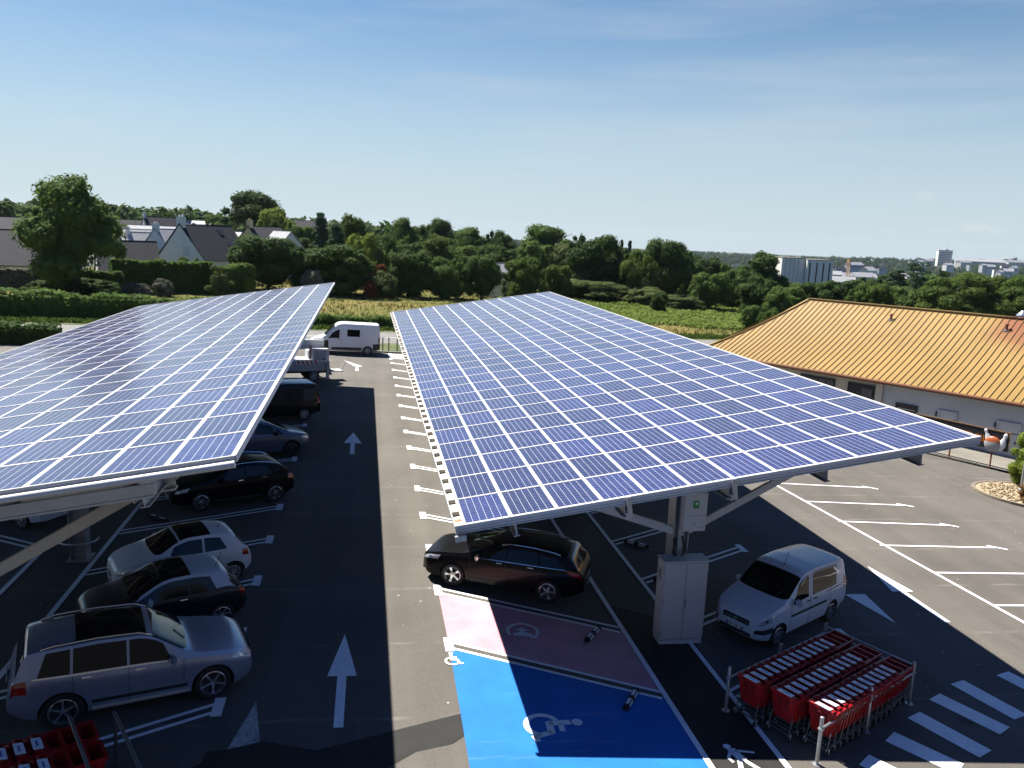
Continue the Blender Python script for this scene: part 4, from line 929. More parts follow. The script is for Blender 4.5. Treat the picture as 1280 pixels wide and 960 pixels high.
mini = dict(L=3.55, W=1.65, R=.29, ww=.18, rim='cap', rimmat=M['steelcap'], axles=(.70, 3.0), paint=M['p_white'], tum=.36, rr=.16,
    top=[(0, .60), (.03, .76), (.14, .84), (.5, .96), (.88, 1.05), (1.52, 1.40), (1.8, 1.48), (2.4, 1.49), (2.9, 1.43), (3.08, 1.37), (3.34, 1.02), (3.46, .92), (3.55, .66)],
    belt=[(0, .7), (.3, .83), (1.0, .95), (3.0, 1.0), (3.55, .9)], bot=[(0, .34), (.25, .2), (3.3, .22), (3.55, .36)], plan=PLAN(3.55, .58),
    side=[(1.26, 2.18, 1.45, 2.18), (2.24, 2.84, 2.24, 2.66)], screen=(.94, 1.56), rear=(3.10, 3.33),
    tops=[('glass_roof', 1.62, 2.42, 11.2, GL)], trim=[('rub_strip', (1.2, 2.5, 1.2, 2.5), 3.2, 3.5, M['p_roof'])],
    head=(.06, .34, .12, .42, 5.4, 6.9), tail=(3.26, 3.44, 3.24, 3.40, 5.0, 6.9), grille=(.5, .56, .5), bumper=.28, plz=.40, plr=.62, mirror=1.28, handles=(1.98,), hmat=M['chrome'], seams=(1.12, 2.22), aerial=(2.75, 13.6, 1))
hatch = dict(L=4.28, W=1.82, R=.345, ww=.22, rim='double', rimmat=M['alloy'], axles=(.90, 3.51), paint=M['p_black'], tum=.33, rr=.13,
    top=[(0, .60), (.03, .80), (.12, .90), (.5, .99), (1.12, 1.08), (1.92, 1.46), (2.2, 1.52), (2.9, 1.53), (3.5, 1.45), (3.75, 1.38), (4.1, 1.06), (4.2, .98), (4.28, .7)],
    belt=[(0, .7), (.3, .86), (1.1, .98), (3.6, 1.08), (4.28, 1.0)], bot=[(0, .34), (.25, .2), (3.9, .24), (4.28, .4)], plan=PLAN(4.28, .62),
    side=[(1.55, 2.38, 1.75, 2.38), (2.43, 3.35, 2.43, 3.18)], screen=(1.18, 1.95), rear=(3.78, 4.07),
    trim=[('sill', (1.3, 3.0, 1.3, 3.0), 2.3, 2.55, M['chrome'])], head=(.05, .42, .12, .52, 5.4, 6.8), tail=(3.98, 4.2, 3.95, 4.17, 5.0, 6.9), grille=(.52, .72, .9), bumper=.30, plz=.42, plr=.62, mirror=1.55, handles=(2.15, 3.0), hmat=M['chrome'], seams=(1.38, 2.41, 3.36), rails=(1.95, 3.7, M['chrome']))
tall = dict(L=4.43, W=1.83, R=.345, ww=.22, rim='double', rimmat=M['alloyd'], axles=(.90, 3.68), paint=M['p_grey'], tum=.30, rr=.13,
    top=[(0, .62), (.03, .82), (.12, .92), (.4, 1.0), (.9, 1.10), (1.9, 1.54), (2.3, 1.61), (3.2, 1.61), (3.9, 1.52), (4.1, 1.44), (4.28, 1.05), (4.38, .95), (4.43, .7)],
    belt=[(0, .72), (.3, .88), (1.1, 1.0), (4.0, 1.06), (4.43, 1.0)], bot=[(0, .34), (.25, .2), (4.1, .24), (4.43, .4)], plan=PLAN(4.43, .62),
    side=[(1.2, 1.62, 1.5, 1.62), (1.68, 2.5, 1.68, 2.5), (2.55, 3.4, 2.55, 3.4), (3.45, 3.95, 3.45, 3.8)], screen=(.98, 1.92), rear=(4.12, 4.27),
    head=(.05, .4, .12, .5, 5.6, 7.0), tail=(4.15, 4.36, 4.13, 4.33, 5.2, 7.0), grille=(.55, .7, .9), bumper=.32, plz=.42, plr=.7, mirror=1.6, mirmat=M['blackp'], handles=(2.3, 3.2), seams=(1.5, 2.52, 3.42), rails=(2.0, 3.9, M['chrome']))
estate = dict(L=4.83, W=1.86, R=.345, ww=.23, rim='petal', rimmat=M['alloy'], axles=(1.02, 3.835), paint=M['p_black'], tum=.34, rr=.13,
    top=[(0, .60), (.03, .78), (.14, .88), (.6, .99), (1.28, 1.07), (2.15, 1.42), (2.5, 1.48), (3.3, 1.49), (4.2, 1.43), (4.42, 1.38), (4.68, 1.02), (4.78, .95), (4.83, .7)],
    belt=[(0, .7), (.3, .85), (1.25, .97), (4.5, 1.05), (4.83, .98)], bot=[(0, .32), (.25, .19), (4.4, .22), (4.83, .4)], plan=PLAN(4.83, .60),
    side=[(1.75, 2.55, 1.98, 2.55), (2.60, 3.5, 2.60, 3.48), (3.55, 4.25, 3.53, 4.0)], screen=(1.34, 2.18), rear=(4.45, 4.66),
    trim=[('sill', (1.55, 3.25, 1.55, 3.25), 1.9, 2.25, M['chrome']), ('window_surround', (1.7, 4.3, 1.7, 4.3), 7.02, 7.14, M['chrome'])], tops=[('rear_spoiler', 4.28, 4.46, 11.2, M['p_grey'])],
    head=(.05, .55, .14, .62, 5.5, 6.9), tail=(4.5, 4.76, 4.3, 4.74, 5.4, 6.9), grille=(.48, .64, .9), bumper=.26, plz=.40, plr=.7, mirror=1.75, mirmat=M['chrome'], handles=(2.3, 3.22), hmat=M['chrome'], seams=(1.52, 2.57, 3.5), rails=(2.4, 4.1, M['chrome']))
combo = dict(L=4.33, W=1.70, R=.305, ww=.19, rim='cap', rimmat=M['alloy'], axles=(.80, 3.516), paint=M['p_van'], tum=.13, rr=.15, sh=.965,
    top=[(0, .62), (.03, .80), (.12, .90), (.5, 1.02), (.98, 1.14), (1.72, 1.70), (2.0, 1.80), (2.6, 1.84), (3.9, 1.80), (4.18, 1.74), (4.27, 1.2), (4.31, .9), (4.33, .6)],
    belt=[(0, .72), (.3, .88), (1.0, 1.02), (4.33, 1.06)], bot=[(0, .30), (.25, .2), (4.0, .24), (4.33, .36)], plan=PLAN(4.33, .62, .93),
    side=[(1.35, 2.12, 1.62, 2.12), (2.32, 3.62, 2.32, 3.62)], screen=(1.02, 1.74), rear=(4.19, 4.265), fullseam=True,
    trim=[('rub_strip', (1.3, 3.1, 1.3, 3.1), 4.4, 4.75, BP), ('bumper_strip', (.02, .5, .02, .5), 3.4, 4.3, BP), ('sliding_rail', (3.05, 4.1, 3.05, 4.1), 6.5, 6.75, BP)], head=(.06, .42, .14, .52, 5.3, 6.9), tail=(4.12, 4.3, 4.14, 4.28, 5.5, 8.2), grille=(.60, .74, .8), bumper=.30, plz=.47, plr=.8, mirror=1.42, handles=(2.0, 2.36), hmat=BP, seams=(1.28, 2.22, 3.3), aerial=(1.95, 13.8, 1))
boxvan = dict(L=5.41, W=2.05, R=.345, ww=.22, rim='cap', rimmat=M['steelcap'], axles=(.95, 4.40), paint=M['p_white'], tum=.09, rr=.18, sh=.97,
    top=[(0, .80), (.03, 1.0), (.12, 1.10), (.5, 1.24), (.9, 1.38), (1.75, 2.22), (2.05, 2.46), (2.5, 2.52), (5.2, 2.50), (5.34, 2.42), (5.38, 1.4), (5.41, .6)],
    belt=[(0, .95), (.3, 1.1), (.9, 1.26), (5.41, 1.3)], bot=[(0, .40), (.25, .26), (4.9, .32), (5.41, .42)], plan=PLAN(5.41, .66, .95),
    side=[(1.22, 2.15, 1.55, 2.15, 7.1, 9.1), (2.75, 3.75, 2.75, 3.75, 7.5, 9.1)], screen=(.98, 1.78), fullseam=True,
    trim=[('lower_trim', (1.55, 3.9, 1.55, 3.9), 2.2, 3.1, BP), ('rear_bumper', (4.82, 5.38, 4.82, 5.38), 1.4, 4.4, BP), ('front_bumper', (.02, .5, .02, .5), 1.4, 4.2, BP)], head=(.15, .5, .3, .75, 6.0, 7.0), tail=(5.24, 5.36, 5.24, 5.36, 4.8, 7.6), grille=(.75, .95, 1.1), bumper=.42, plz=.55, plr=.7, mirror=1.4, mirmat=BP, handles=(2.05,), hmat=BP, seams=(1.12, 2.3, 3.9))
darkvan = dict(L=4.90, W=1.92, R=.335, ww=.21, rim='cap', rimmat=M['steelcap'], axles=(.92, 4.02), paint=M['p_vivid'], tum=.15, rr=.14, sh=.965,
    top=[(0, .72), (.03, .9), (.12, 1.0), (.5, 1.12), (.95, 1.26), (1.75, 1.80), (2.05, 1.92), (2.6, 1.96), (4.6, 1.93), (4.76, 1.86), (4.85, 1.3), (4.90, .6)],
    belt=[(0, .85), (.3, 1.0), (1.0, 1.12), (4.9, 1.16)], bot=[(0, .34), (.25, .22), (4.5, .28), (4.9, .4)], plan=PLAN(4.9, .64, .94),
    side=[(1.3, 2.1, 1.6, 2.1)], screen=(1.0, 1.78), rear=(4.77, 4.845), tops=[('roof_panel', 2.2, 4.55, 12.2, M['p_roof'])],  # pale roof panel is the sky's reflection painted onto the black van
    head=(.1, .45, .2, .6, 5.5, 6.9), tail=(4.7, 4.86, 4.72, 4.84, 4.8, 7.4), grille=(.7, .85, 1.0), bumper=.38, plz=.5, plr=.75, mirror=1.4, handles=(2.0,), seams=(1.2, 2.2, 3.4), rails=(2.3, 4.5, M['chrome']))
ghost = dict(combo); ghost.update(paint=M['p_van'])
A = rad(28.5)
def put(name, label, cat, sp, px, which, near, yaw):
    return vehicle(name, label, cat, sp, cpos(gp(*px), sp, yaw, which, near), yaw, 'vehicles parked under the solar canopies')
put('parked_car', 'silver estate SUV with dark glass roof, its nose towards the lane', 'car', suv, (266, 873), 'f', -1, rad(19))
put('parked_car', 'small black car with pale grey roof parked between the silver SUV and the white car', 'car', adam, (277, 783), 'r', 1, math.pi+rad(24))
put('parked_car', 'small white hatchback with dark glass roof and dark rear window', 'car', mini, (291, 727), 'r', 1, math.pi+rad(25))
put('parked_car', 'black hatchback half hidden under the front corner of the left canopy', 'car', hatch, (344, 627), 'r', 1, math.pi+rad(26))
put('parked_car', 'blue grey tall family car, nose towards the lane, beyond the black hatchback', 'car', tall, (364, 570), 'f', -1, rad(24))
put('parked_van', 'black panel van with its tail towards the lane', 'van', darkvan, (380, 525.6), 'r', 1, math.pi+rad(24))
put('parked_van', 'white high roof van standing across the far end of the lane', 'van', boxvan, (459, 444), 'r', 1, math.pi+rad(4))
put('parked_car', 'black estate car parked above the pink bay under the right canopy', 'car', estate, (565, 732), 'f', 1, math.pi-rad(24.5))
put('parked_van', 'small white passenger van beside the electrical cabinet', 'van', combo, (969, 807), 'f', 1, math.pi+rad(29.5))
vehicle('parked_van', 'pale van mostly hidden under the left canopy at the left edge', 'van', dict(combo, paint=M['p_roof']), (-11.3, 27.3, gz(-11.3)+.006), math.pi-rad(28), 'vehicles parked under the solar canopies')

# aerial work truck
def work_truck():
    base = gp(404, 476); yaw = math.pi+rad(20); t = thing('work_truck', 'white utility truck with folded boom and red and white chevron boards', 'truck', (base.x-2.3, base.y-.2, gz(base.x-2.3)), lot_rot(yaw), 'vehicles parked under the solar canopies')
    b = MB(); b.box((0, 0, .62), (5.6, .9, .22)); b.obj('chassis', M['blackp'], t)
    b = MB(); b.prism([(1.5, .55), (3.0, .55), (3.05, 1.15), (2.75, 1.35), (2.3, 2.15), (1.5, 2.2)], -1.0, 1.0, tf=lambda p: Vector((p.x, p.z, p.y))); cab = b.obj('cab', M['p_white'], t, bevel=.05)
    b = MB(); b.prism([(2.82, 1.36), (2.38, 2.08), (2.41, 2.10), (2.85, 1.38)], -.85, .85, tf=lambda p: Vector((p.x, p.z, p.y))); b.obj('windscreen', M['glass'], cab)
    for s in (-1, 1):
        b = MB(); b.prism([(1.7, 1.35), (2.6, 1.35), (2.25, 2.0), (1.7, 2.03)], s*1.0, s*1.01, tf=lambda p: Vector((p.x, p.z, p.y))); b.obj('side_window', M['glass'], cab)
    b = MB(); b.box((-.55, 0, 1.05), (3.9, 2.0, .65)); b.obj('service_body', M['steelgrey'], t, bevel=.02)
    for (x, y, z, dx, dy, dz) in ((-1.9, .62, 1.75, 1.1, .72, .85), (-1.9, -.58, 1.60, 1.0, .7, .6), (.6, .6, 1.7, 1.4, .7, .7)):
        b = MB(); b.box((x, y, z), (dx, dy, dz)); lk = b.obj('locker', M['p_white'], t, bevel=.03)
        b = MB(); b.box((x, y+(dy/2 if y > 0 else -dy/2)*1.01, z), (dx*.7, .012, dz*.7)); b.obj('locker_door', M['steelgrey'], lk)
    b = MB(); b.lathe([(.42, 1.4), (.42, 1.75), (.3, 1.8), (.3, 2.2)], n=20); b.obj('turret', M['steelgrey'], t, smooth=.6)
    b = MB(); b.bar((0, 0, 2.15), (-2.35, .1, 2.35), .34, .36); b.bar((-2.35, .12, 2.5), (1.9, .16, 2.62), .26, .28); b.obj('boom', M['p_white'], t, bevel=.03)
    b = MB(); b.box((-2.45, .05, 2.42), (.34, .42, .5)); b.obj('boom_knuckle', M['blackp'], t, bevel=.04)
    b = MB(); b.box((-2.15, -.72, 2.2), (.8, .62, .95)); bk = b.obj('bucket', M['p_white'], t, bevel=.05)
    b = MB(); b.box((-2.56, -.72, 2.05), (.02, .5, .3)); b.obj('bucket_badge', M['blackp'], bk)
    def chev(x, y, z, w, h, rz=0):
        b = MB(); n = 6; 
        b.box((x, y, z), (.02, w, h)); 
        for k in range(n):
            y0 = y-w/2+k*w/n; d = w/n*.5
            b.mesh([(x-.014, y0, z-h/2), (x-.014, y0+d, z-h/2), (x-.014, min(y+w/2, y0+d*2), z+h/2), (x-.014, min(y+w/2, y0+d), z+h/2)], [(0, 1, 2, 3)], 1)
        b.obj('chevron_board', [M['white'], M['redw']], t, fix=False)
    chev(-2.53, -.1, .98, 1.9, .26); chev(-2.46, .62, 1.72, .18, .8); chev(-2.44, -.2, 1.62, .2, .55)
    def chevside(x, y, z, w, h):
        b = MB(); n = 5; b.box((x, y, z), (w, .02, h))
        for k in range(n):
            x0 = x-w/2+k*w/n; d = w/n*.5
            b.mesh([(x0, y+.014, z-h/2), (x0+d, y+.014, z-h/2), (min(x+w/2, x0+d*2), y+.014, z+h/2), (min(x+w/2, x0+d), y+.014, z+h/2)], [(0, 1, 2, 3)], 1)
        b.obj('chevron_board', [M['white'], M['redw']], t, fix=False)
    chevside(-1.0, 1.02, 1.32, 1.4, .22); chevside(-1.2, 1.02, 2.0, .18, .9); chevside(-2.25, 1.05, .95, .5, .24); chevside(.3, 1.02, 1.9, .18, .9)
    b = MB(); b.box((-2.1, 1.02, 1.5), (.16, .03, .12)); b.obj('badge', M['plateb'], t)
    b = MB(); b.bar((-2.6, -1.0, .52), (-2.6, 1.0, .52), .12, .12); b.obj('rear_bumper', M['blackp'], t)
    for s in (-1, 1):
        b = MB(); b.box((-2.35, s*1.08, .75), (.18, .18, 1.0)); b.box((-2.35, s*1.12, .24), (.34, .34, .05)); b.obj('outrigger', M['steelgrey'], t, bevel=.01)
        b = MB(); b.box((-2.57, s*.82, .74), (.03, .2, .12)); b.obj('tail_light', M['red'], t)
    b = MB(); b.box((-3.05, .15, .62), (1.1, .9, .06)); b.obj('tail_step', M['steelgrey'], t, bevel=.01)
    b = MB(); b.tube([(-3.5, .4, .62), (-3.95, .4, 1.5)], .012, 5); b.obj('marker_rod', M['blackp'], t)
    pr = None
    for x in (2.2, -1.5):
        for s in (1, -1):
            if pr is None:
                ty, rm = wheel_meshes('cap', .38, .24); pr = ty.obj('wheel', M['rubber'], t, smooth=.5); rm.obj('rim', [M['steelcap'], M['blackp']], pr, smooth=.5); w = pr
            else: w = dup(pr, t)
            w.location = (x, s*.85, .38); w.rotation_euler = (0, 0, 0 if s > 0 else math.pi)
work_truck()
# ------------------------------------------------------------------ trolleys and their bays
def make_trolley():
    t = thing('shopping_trolley', 'red trolley', 'trolley')
    # basket: tapered tub with walls of real thickness, ribs and rim; x is the pushing direction
    b = MB()
    def ring(z, x0, x1, y0, y1): return [(x0, -y0, z), (x1, -y1, z), (x1, y1, z), (x0, y0, z)]
    o0, o1 = ring(.36, .10, .74, .225, .19), ring(.95, .0, .86, .30, .25)
    i0, i1 = ring(.38, .125, .715, .205, .17), ring(.955, .025, .83, .275, .225)
    vs = o0+o1+i0+i1; fs = [(0, 1, 2, 3), (8, 9, 10, 11)]
    for k in range(4):
        q = (k+1) % 4; fs += [(k, q, 4+q, 4+k), (8+k, 8+q, 12+q, 12+k), (4+k, 4+q, 12+q, 12+k)]
    b.mesh(vs, fs)
    ba = b.obj('basket', M['trolley'], t)
    b = MB()
    for s in (-1, 1):
        b.bar((-.02, s*.31, .955), (.88, s*.26, .965), .035, .05)
        for q in range(5):
            x = .1+q*.155; b.bar((x, s*(.304-.012*q/1.2), .93), (x+.045, s*(.24-.008*q), .42), .012, .03)
    b.bar((.87, -.235, .965), (.87, .235, .965), .04, .05)
    for q in (-1, 0, 1): b.bar((-.008, q*.17, .93), (.095, q*.13, .40), .03, .014)
    b.obj('rim', M['trolley'], ba)
    b = MB()
    for q in range(4):
        for w in (-1, 1):
            x = .02+.017*q; z = .85-q*.075; b.box((x-.014, w*.085, z), (.012, .12, .035), mx=Matrix.Rotation(-.22, 4, 'Y'))
    for s in (-1, 1):
        for q in range(4):
            x = .17+q*.155; b.box((x, s*(.293-.011*q), .80), (.09, .012, .16))
    b.obj('slots', M['trolleyd'], ba)
    b = MB(); b.mesh([(.05, -.255, .93), (.05, .255, .93), (.27, .235, .80), (.27, -.235, .80), (.05, -.255, .91), (.05, .255, .91), (.27, .235, .78), (.27, -.235, .78)], [(0, 1, 2, 3), (7, 6, 5, 4), (0, 4, 5, 1), (1, 5, 6, 2), (2, 6, 7, 3), (3, 7, 4, 0)])
    for w in (-.13, .13): b.mesh([(.10, w-.07, .9065), (.10, w+.07, .9065), (.21, w+.07, .8415), (.21, w-.07, .8415)], [(0, 1, 2, 3)], 1)
    b.obj('child_seat', [M['trolley'], M['trolleyd']], t)
    b = MB(); b.tube([(-.07, -.27, 1.02), (-.07, .27, 1.02)], .02, 8); 
    for s in (-1, 1): b.bar((-.08, s*.265, 1.02), (.14, s*.262, .94), .03, .07); b.bar((.05, s*.25, .97), (.12, s*.13, 1.0), .03, .05)
    h = b.obj('handle', M['trolley'], t)
    b = MB(); b.box((-.03, -.05, 1.045), (.155, .34, .022), mx=Matrix.Rotation(.18, 4, 'Y')); tg = b.obj('tag', M['tag'], h, bevel=.006)
    b = MB(); b.box((-.035, -.06, 1.0585), (.035, .17, .004), mx=Matrix.Rotation(.18, 4, 'Y')); b.obj('tag_print', M['tagp'], tg)
    b = MB()
    for s in (-1, 1):
        b.tube([(-.02, s*.25, .16), (.80, s*.17, .20)], .014, 6); b.tube([(-.02, s*.25, .16), (.06, s*.24, .5)], .014, 6); b.tube([(.80, s*.17, .2), (.72, s*.16, .52)], .014, 6)
    b.tube([(-.02, -.25, .16), (-.02, .25, .16)], .014, 6); b.tube([(.0, -.24, .24), (.0, .24, .24)], .014, 6); b.tube([(.8, -.17, .2), (.8, .17, .2)], .014, 6)
    b.obj('frame', M['dkgalv'], t)
    pr = None
    for (x, y) in ((-.02, .26), (-.02, -.26), (.8, .18), (.8, -.18)):
        b = MB(); b.lathe([(0, -.015), (.062, -.015), (.062, .015), (0, .015)], axis='Y', n=14)
        for s in (-1, 1): b.bar((0, s*.022, 0), (.03, s*.022, .11), .03, .006, 1)
        if pr is None: pr = b.obj('wheel', [M['rubber'], M['galv']], t); w = pr
        else: w = dup(pr, t)
        w.location = (x, y, .064)
    return t
first = make_trolley(); used = False
def place_trolley(x, y, yaw, label, group):
    global used
    r = first if not used else dup(first); used = True
    r.location = (x, y, gz(x)+.004); r.rotation_euler = lot_rot(yaw); r['label'] = label; r['group'] = group
TA = rad(28.7); td = Vector((math.cos(TA), math.sin(TA)))
rows = [((8.30, 14.72), 13, .257, 'left hand'), ((8.80, 14.14), 12, .257, 'middle'), ((9.36, 13.62), 12, .250, 'right hand')]
for (p, n, st, nm) in rows:
    for k in range(n):
        q = Vector(p)+td*(st*k)+Vector((-td.y, td.x))*rnd.uniform(-.01, .01)
        place_trolley(q.x, q.y, TA+rnd.uniform(-.012, .012), f'{ORD[k]} trolley from the camera in the {nm} row of nested red trolleys', 'red trolleys nested in the right hand bay')
for (p, n, nm) in (((-5.42, 13.40), 4, 'upper'), ((-5.11, 12.82), 4, 'lower')):
    for k in range(n):
        q = Vector(p)-td*(.26*k); place_trolley(q.x, q.y, TA, f'{ORD[k]} trolley from the right in the {nm} red row at the bottom left corner', 'red trolleys in the shaded bottom left bay')
def bay(label, A, w, l, ang, loc_off=(0, 0)):
    d = Vector((math.cos(ang), math.sin(ang), 0)); nn = Vector((d.y, -d.x, 0)); A = Vector((A[0], A[1], 0))
    t = thing('trolley_bay', label, 'trolley bay', (A.x, A.y, gz(A.x))); Z0 = Vector(t.location)
    def P(a, c, h): q = A+d*a+nn*c; return Vector((q.x, q.y, gz(q.x)+h))-Z0
    for (a, c) in ((0, 0), (0, w), (l/2, w), (l, w), (l, 0), (l/2, 0)):
        b = MB(); b.tube([P(a, c, 0), P(a, c, 1.06)], .038, 12); b.lathe([(.038, 1.06), (0, 1.075)], c=P(a, c, 0), n=12); b.lathe([(0, .012), (.09, .012), (.09, 0)], c=P(a, c, 0), n=12); po = b.obj('post', M['galv'], t, smooth=.7)
        b = MB(); b.box(P(a, c, .80)+Vector((0, 0, 0)), (.10, .10, .05), rz=ang); b.obj('clamp', M['galv'], po, bevel=.01)
    b = MB()
    for c in (0, w): b.tube([P(0, c, .80), P(l, c, .80)], .026, 10); b.obj
    b.obj('side_rail', M['galv'], t, smooth=.7)
    b = MB(); b.tube([P(l, 0, .82), P(l, w, .82)], .026, 10); b.tube([P(l, 0, .98), P(l, w, .98)], .022, 10)
    for q in (.3, .85): b.tube([P(l, w*q, .05), P(l, w*q, .98)], .02, 8)
    b.obj('end_rail', M['galv'], t, smooth=.7)
bay('galvanised rail bay holding three rows of red trolleys', (8.05, 15.13), 2.23, 4.05, TA)
t = thing('trolley_bay', 'galvanised rail bay around the red trolleys at the bottom left', 'trolley bay', (-4.6, 13.2, gz(-4.6))); Z0 = Vector(t.location)
for (x0, y0, x1, y1) in ((-5.12, 14.05, -4.1, 12.1), (-4.38, 14.09, -3.35, 12.1)):
    b = MB(); b.tube([Vector((x0, y0, 1.27))-Z0, Vector((x1, y1, 1.24))-Z0], .032, 10); b.obj('rail', M['dkgalv'], t, smooth=.7)  # galvanised rails set in dark steel, the corner's dimness put into their colour
    for (x, y) in ((x0, y0), (x1, y1)):
        b = MB(); b.tube([Vector((x, y, gz(x)))-Z0, Vector((x, y, 1.27))-Z0], .032, 10); b.obj('post', M['dkgalv'], t, smooth=.7)

# ------------------------------------------------------------------ wheel stops
def wheel_stop():
    t = thing('wheel_stop', 'x', 'wheel stop'); b = MB(); b.prism([(-.075, 0), (.075, 0), (.05, .10), (-.05, .10)], -.45, .45, tf=lambda p: Vector((p.z, p.x, p.y))); b.obj('rubber_block', M['rubber'], t, bevel=.012)
    b = MB()
    for x in (-.2, .2): b.box((x, -.064, .055), (.24, .012, .06), mx=Matrix.Rotation(-.25, 4, 'X')); b.box((x, 0, .102), (.24, .07, .006))
    b.obj('reflector', M['tag'], t); return t
WS = wheel_stop(); wfirst = True
for (x, y, a, lab) in ((5.93, 18.6, 52, 'black wheel stop with white bars on the pink bay'), (5.97, 15.6, 55, 'black wheel stop with white bars on the dark blue bay'),
                       (9.28, 24.82, -42, 'black wheel stop behind the column, second bay back'), (9.4, 28.3, -40, 'black wheel stop under the hook bracket, third bay back'), (9.2, 21.7, -42, 'black wheel stop beside the electrical cabinet'),
                       (-6.75, 22.9, 52+90, 'black wheel stop ahead of the small white hatchback'), (-6.7, 26.9, 142, 'black wheel stop ahead of the half hidden black hatchback')):
    r = WS if wfirst else dup(WS); wfirst = False
    r.location = (x, y, gz(x)+.024); r.rotation_euler = lot_rot(rad(a)); r['label'] = lab; r['group'] = 'wheel stops at the bay heads'

# ------------------------------------------------------------------ yellow roofed building
def stdroof():
    m, n, l, p = nodes('ochre_roof')
    t = n.new('ShaderNodeTexCoord'); a = n.new('ShaderNodeTexNoise'); a.inputs['Scale'].default_value = .35; a.inputs['Detail'].default_value = 6; l.new(t.outputs['Object'], a.inputs['Vector'])
    r = n.new('ShaderNodeValToRGB'); e = r.color_ramp.elements; e[0].position = .3; e[0].color = (.25, .156, .044, 1); e[1].position = .7; e[1].color = (.295, .186, .054, 1); l.new(a.outputs[0], r.inputs[0])
    # rusty soot stain round the flue at the ridge
    d = n.new('ShaderNodeVectorMath'); d.operation = 'DISTANCE'; l.new(t.outputs['Object'], d.inputs[0]); d.inputs[1].default_value = (20.0, 7.6, 7.2)
    q = n.new('ShaderNodeMath'); q.operation = 'MULTIPLY_ADD'; q.inputs[1].default_value = 4; l.new(a.outputs[0], q.inputs[0]); l.new(d.outputs['Value'], q.inputs[2])
    mr = n.new('ShaderNodeMapRange'); mr.interpolation_type = 'SMOOTHSTEP'; mr.inputs[1].default_value = 2.8; mr.inputs[2].default_value = 5.6; mr.inputs[3].default_value = .85; mr.inputs[4].default_value = 0; l.new(q.outputs[0], mr.inputs[0])
    x = n.new('ShaderNodeMix'); x.data_type = 'RGBA'; l.new(mr.outputs[0], x.inputs[0]); l.new(r.outputs[0], x.inputs[6]); x.inputs[7].default_value = (.20, .055, .025, 1); l.new(x.outputs[2], p.inputs['Base Color'])
    p.inputs['Roughness'].default_value = .45; p.inputs['Specular IOR Level'].default_value = .35; return m
E0 = Vector((24.91, 56.79, 0)); BA = rad(-59.6); bd = Vector((math.cos(BA), math.sin(BA), 0)); bn = Vector((-bd.y, bd.x, 0))
bld = thing('warehouse', 'long white warehouse with ochre ribbed metal roof', 'building', (E0.x, E0.y, -1.55), (0, 0, BA))
# local frame: x along the eave towards the camera's right, y into the building, z up from the yard
ZE, ZR, LENB, DY, HIP = 3.55, 7.65, 58, 8.1, 4.3
MR = stdroof()
b = MB()
def roofpt(x, y):
    yy = min(y, 2*DY-y); f = yy/DY
    z = ZE+(ZR-ZE)*(f-.10*math.sin(math.pi*f)*(.55 if f < .5 else .55))
    return Vector((x, y, z))
nx_, ny_ = 40, 10
vs = []; 
for j in range(2*ny_+1):
    y = DY*j/ny_; yy = min(y, 2*DY-y); xs = HIP*(1-(1-yy/DY)**1.0)*1.0
    for i in range(nx_+1): vs.append(roofpt(xs+(LENB-xs)*i/nx_, y))
fs = [(j*(nx_+1)+i, j*(nx_+1)+i+1, (j+1)*(nx_+1)+i+1, (j+1)*(nx_+1)+i) for j in range(2*ny_) for i in range(nx_)]
b.mesh(vs, fs)
edge = [j*(nx_+1) for j in range(2*ny_+1)]; c0 = len(b.v)
b.v.append((HIP, DY, ZR-.01))
for a_, c_ in zip(edge, edge[1:]): b.f.append((a_, c_, c0)); b.m.append(0)
low = [tuple(Vector(p)-Vector((0, 0, .09))) for p in vs]; b.mesh(low, [f[::-1] for f in fs])
rf = b.obj('roof', MR, bld, smooth=.35)
b = MB()   # standing seams
x = .35
while x < LENB:
    y0 = 0 if x > HIP else 0
    ym = DY if x > HIP else DY*x/HIP
    pts = [roofpt(x, y0+(ym-y0)*k/6)+Vector((0, 0, .03)) for k in range(7)]
    for a_, c_ in zip(pts, pts[1:]): b.bar(a_, c_, .024, .05)
    x += .40
b.obj('roof_seams', mat('seam_ochre', (.19, .112, .030), .5), rf)
b = MB(); b.bar(roofpt(HIP-.1, DY)+Vector((0, 0, .06)), roofpt(LENB, DY)+Vector((0, 0, .06)), .32, .08)
pts = [roofpt(HIP*k/8, DY*k/8)+Vector((0, 0, .07)) for k in range(9)]
for a_, c_ in zip(pts, pts[1:]): b.bar(a_, c_, .22, .06)
b.obj('ridge_cap', MR, rf)
b = MB(); b.tube([(0, -.10, ZE-.08), (LENB, -.10, ZE-.08)], .09, 8); b.box((LENB/2, .06, ZE-.15), (LENB, .04, .16)); b.obj('eave_gutter', mat('brown_gutter', (.16, .055, .02), .5), bld)
def wallpanel(name, x0, x1, m):
    b = MB(); b.box(((x0+x1)/2, .62, 1.55), (x1-x0, .3, 3.9)); return b.obj(name, m, bld)
S0 = (Vector((36.12, 37.7, 0))-E0).dot(bd)      # local x of the reference point at the eave
XJ = S0-8.2
wallpanel('beige_wall', .6, XJ-.15, M['wallb']); wallpanel('white_wall', XJ+.15, LENB, M['wallg'])
b = MB(); b.box((XJ, .55, 1.6), (.42, .5, 3.9)); b.obj('pilaster', M['wallb'], bld)
b = MB(); b.box((.6, DY, 1.5), (.3, 2*DY-1, 3.8)); b.box((LENB/2, 2*DY-.6, 1.5), (LENB-1, .3, 3.8)); b.obj('rear_wall', M['wallb'], bld)
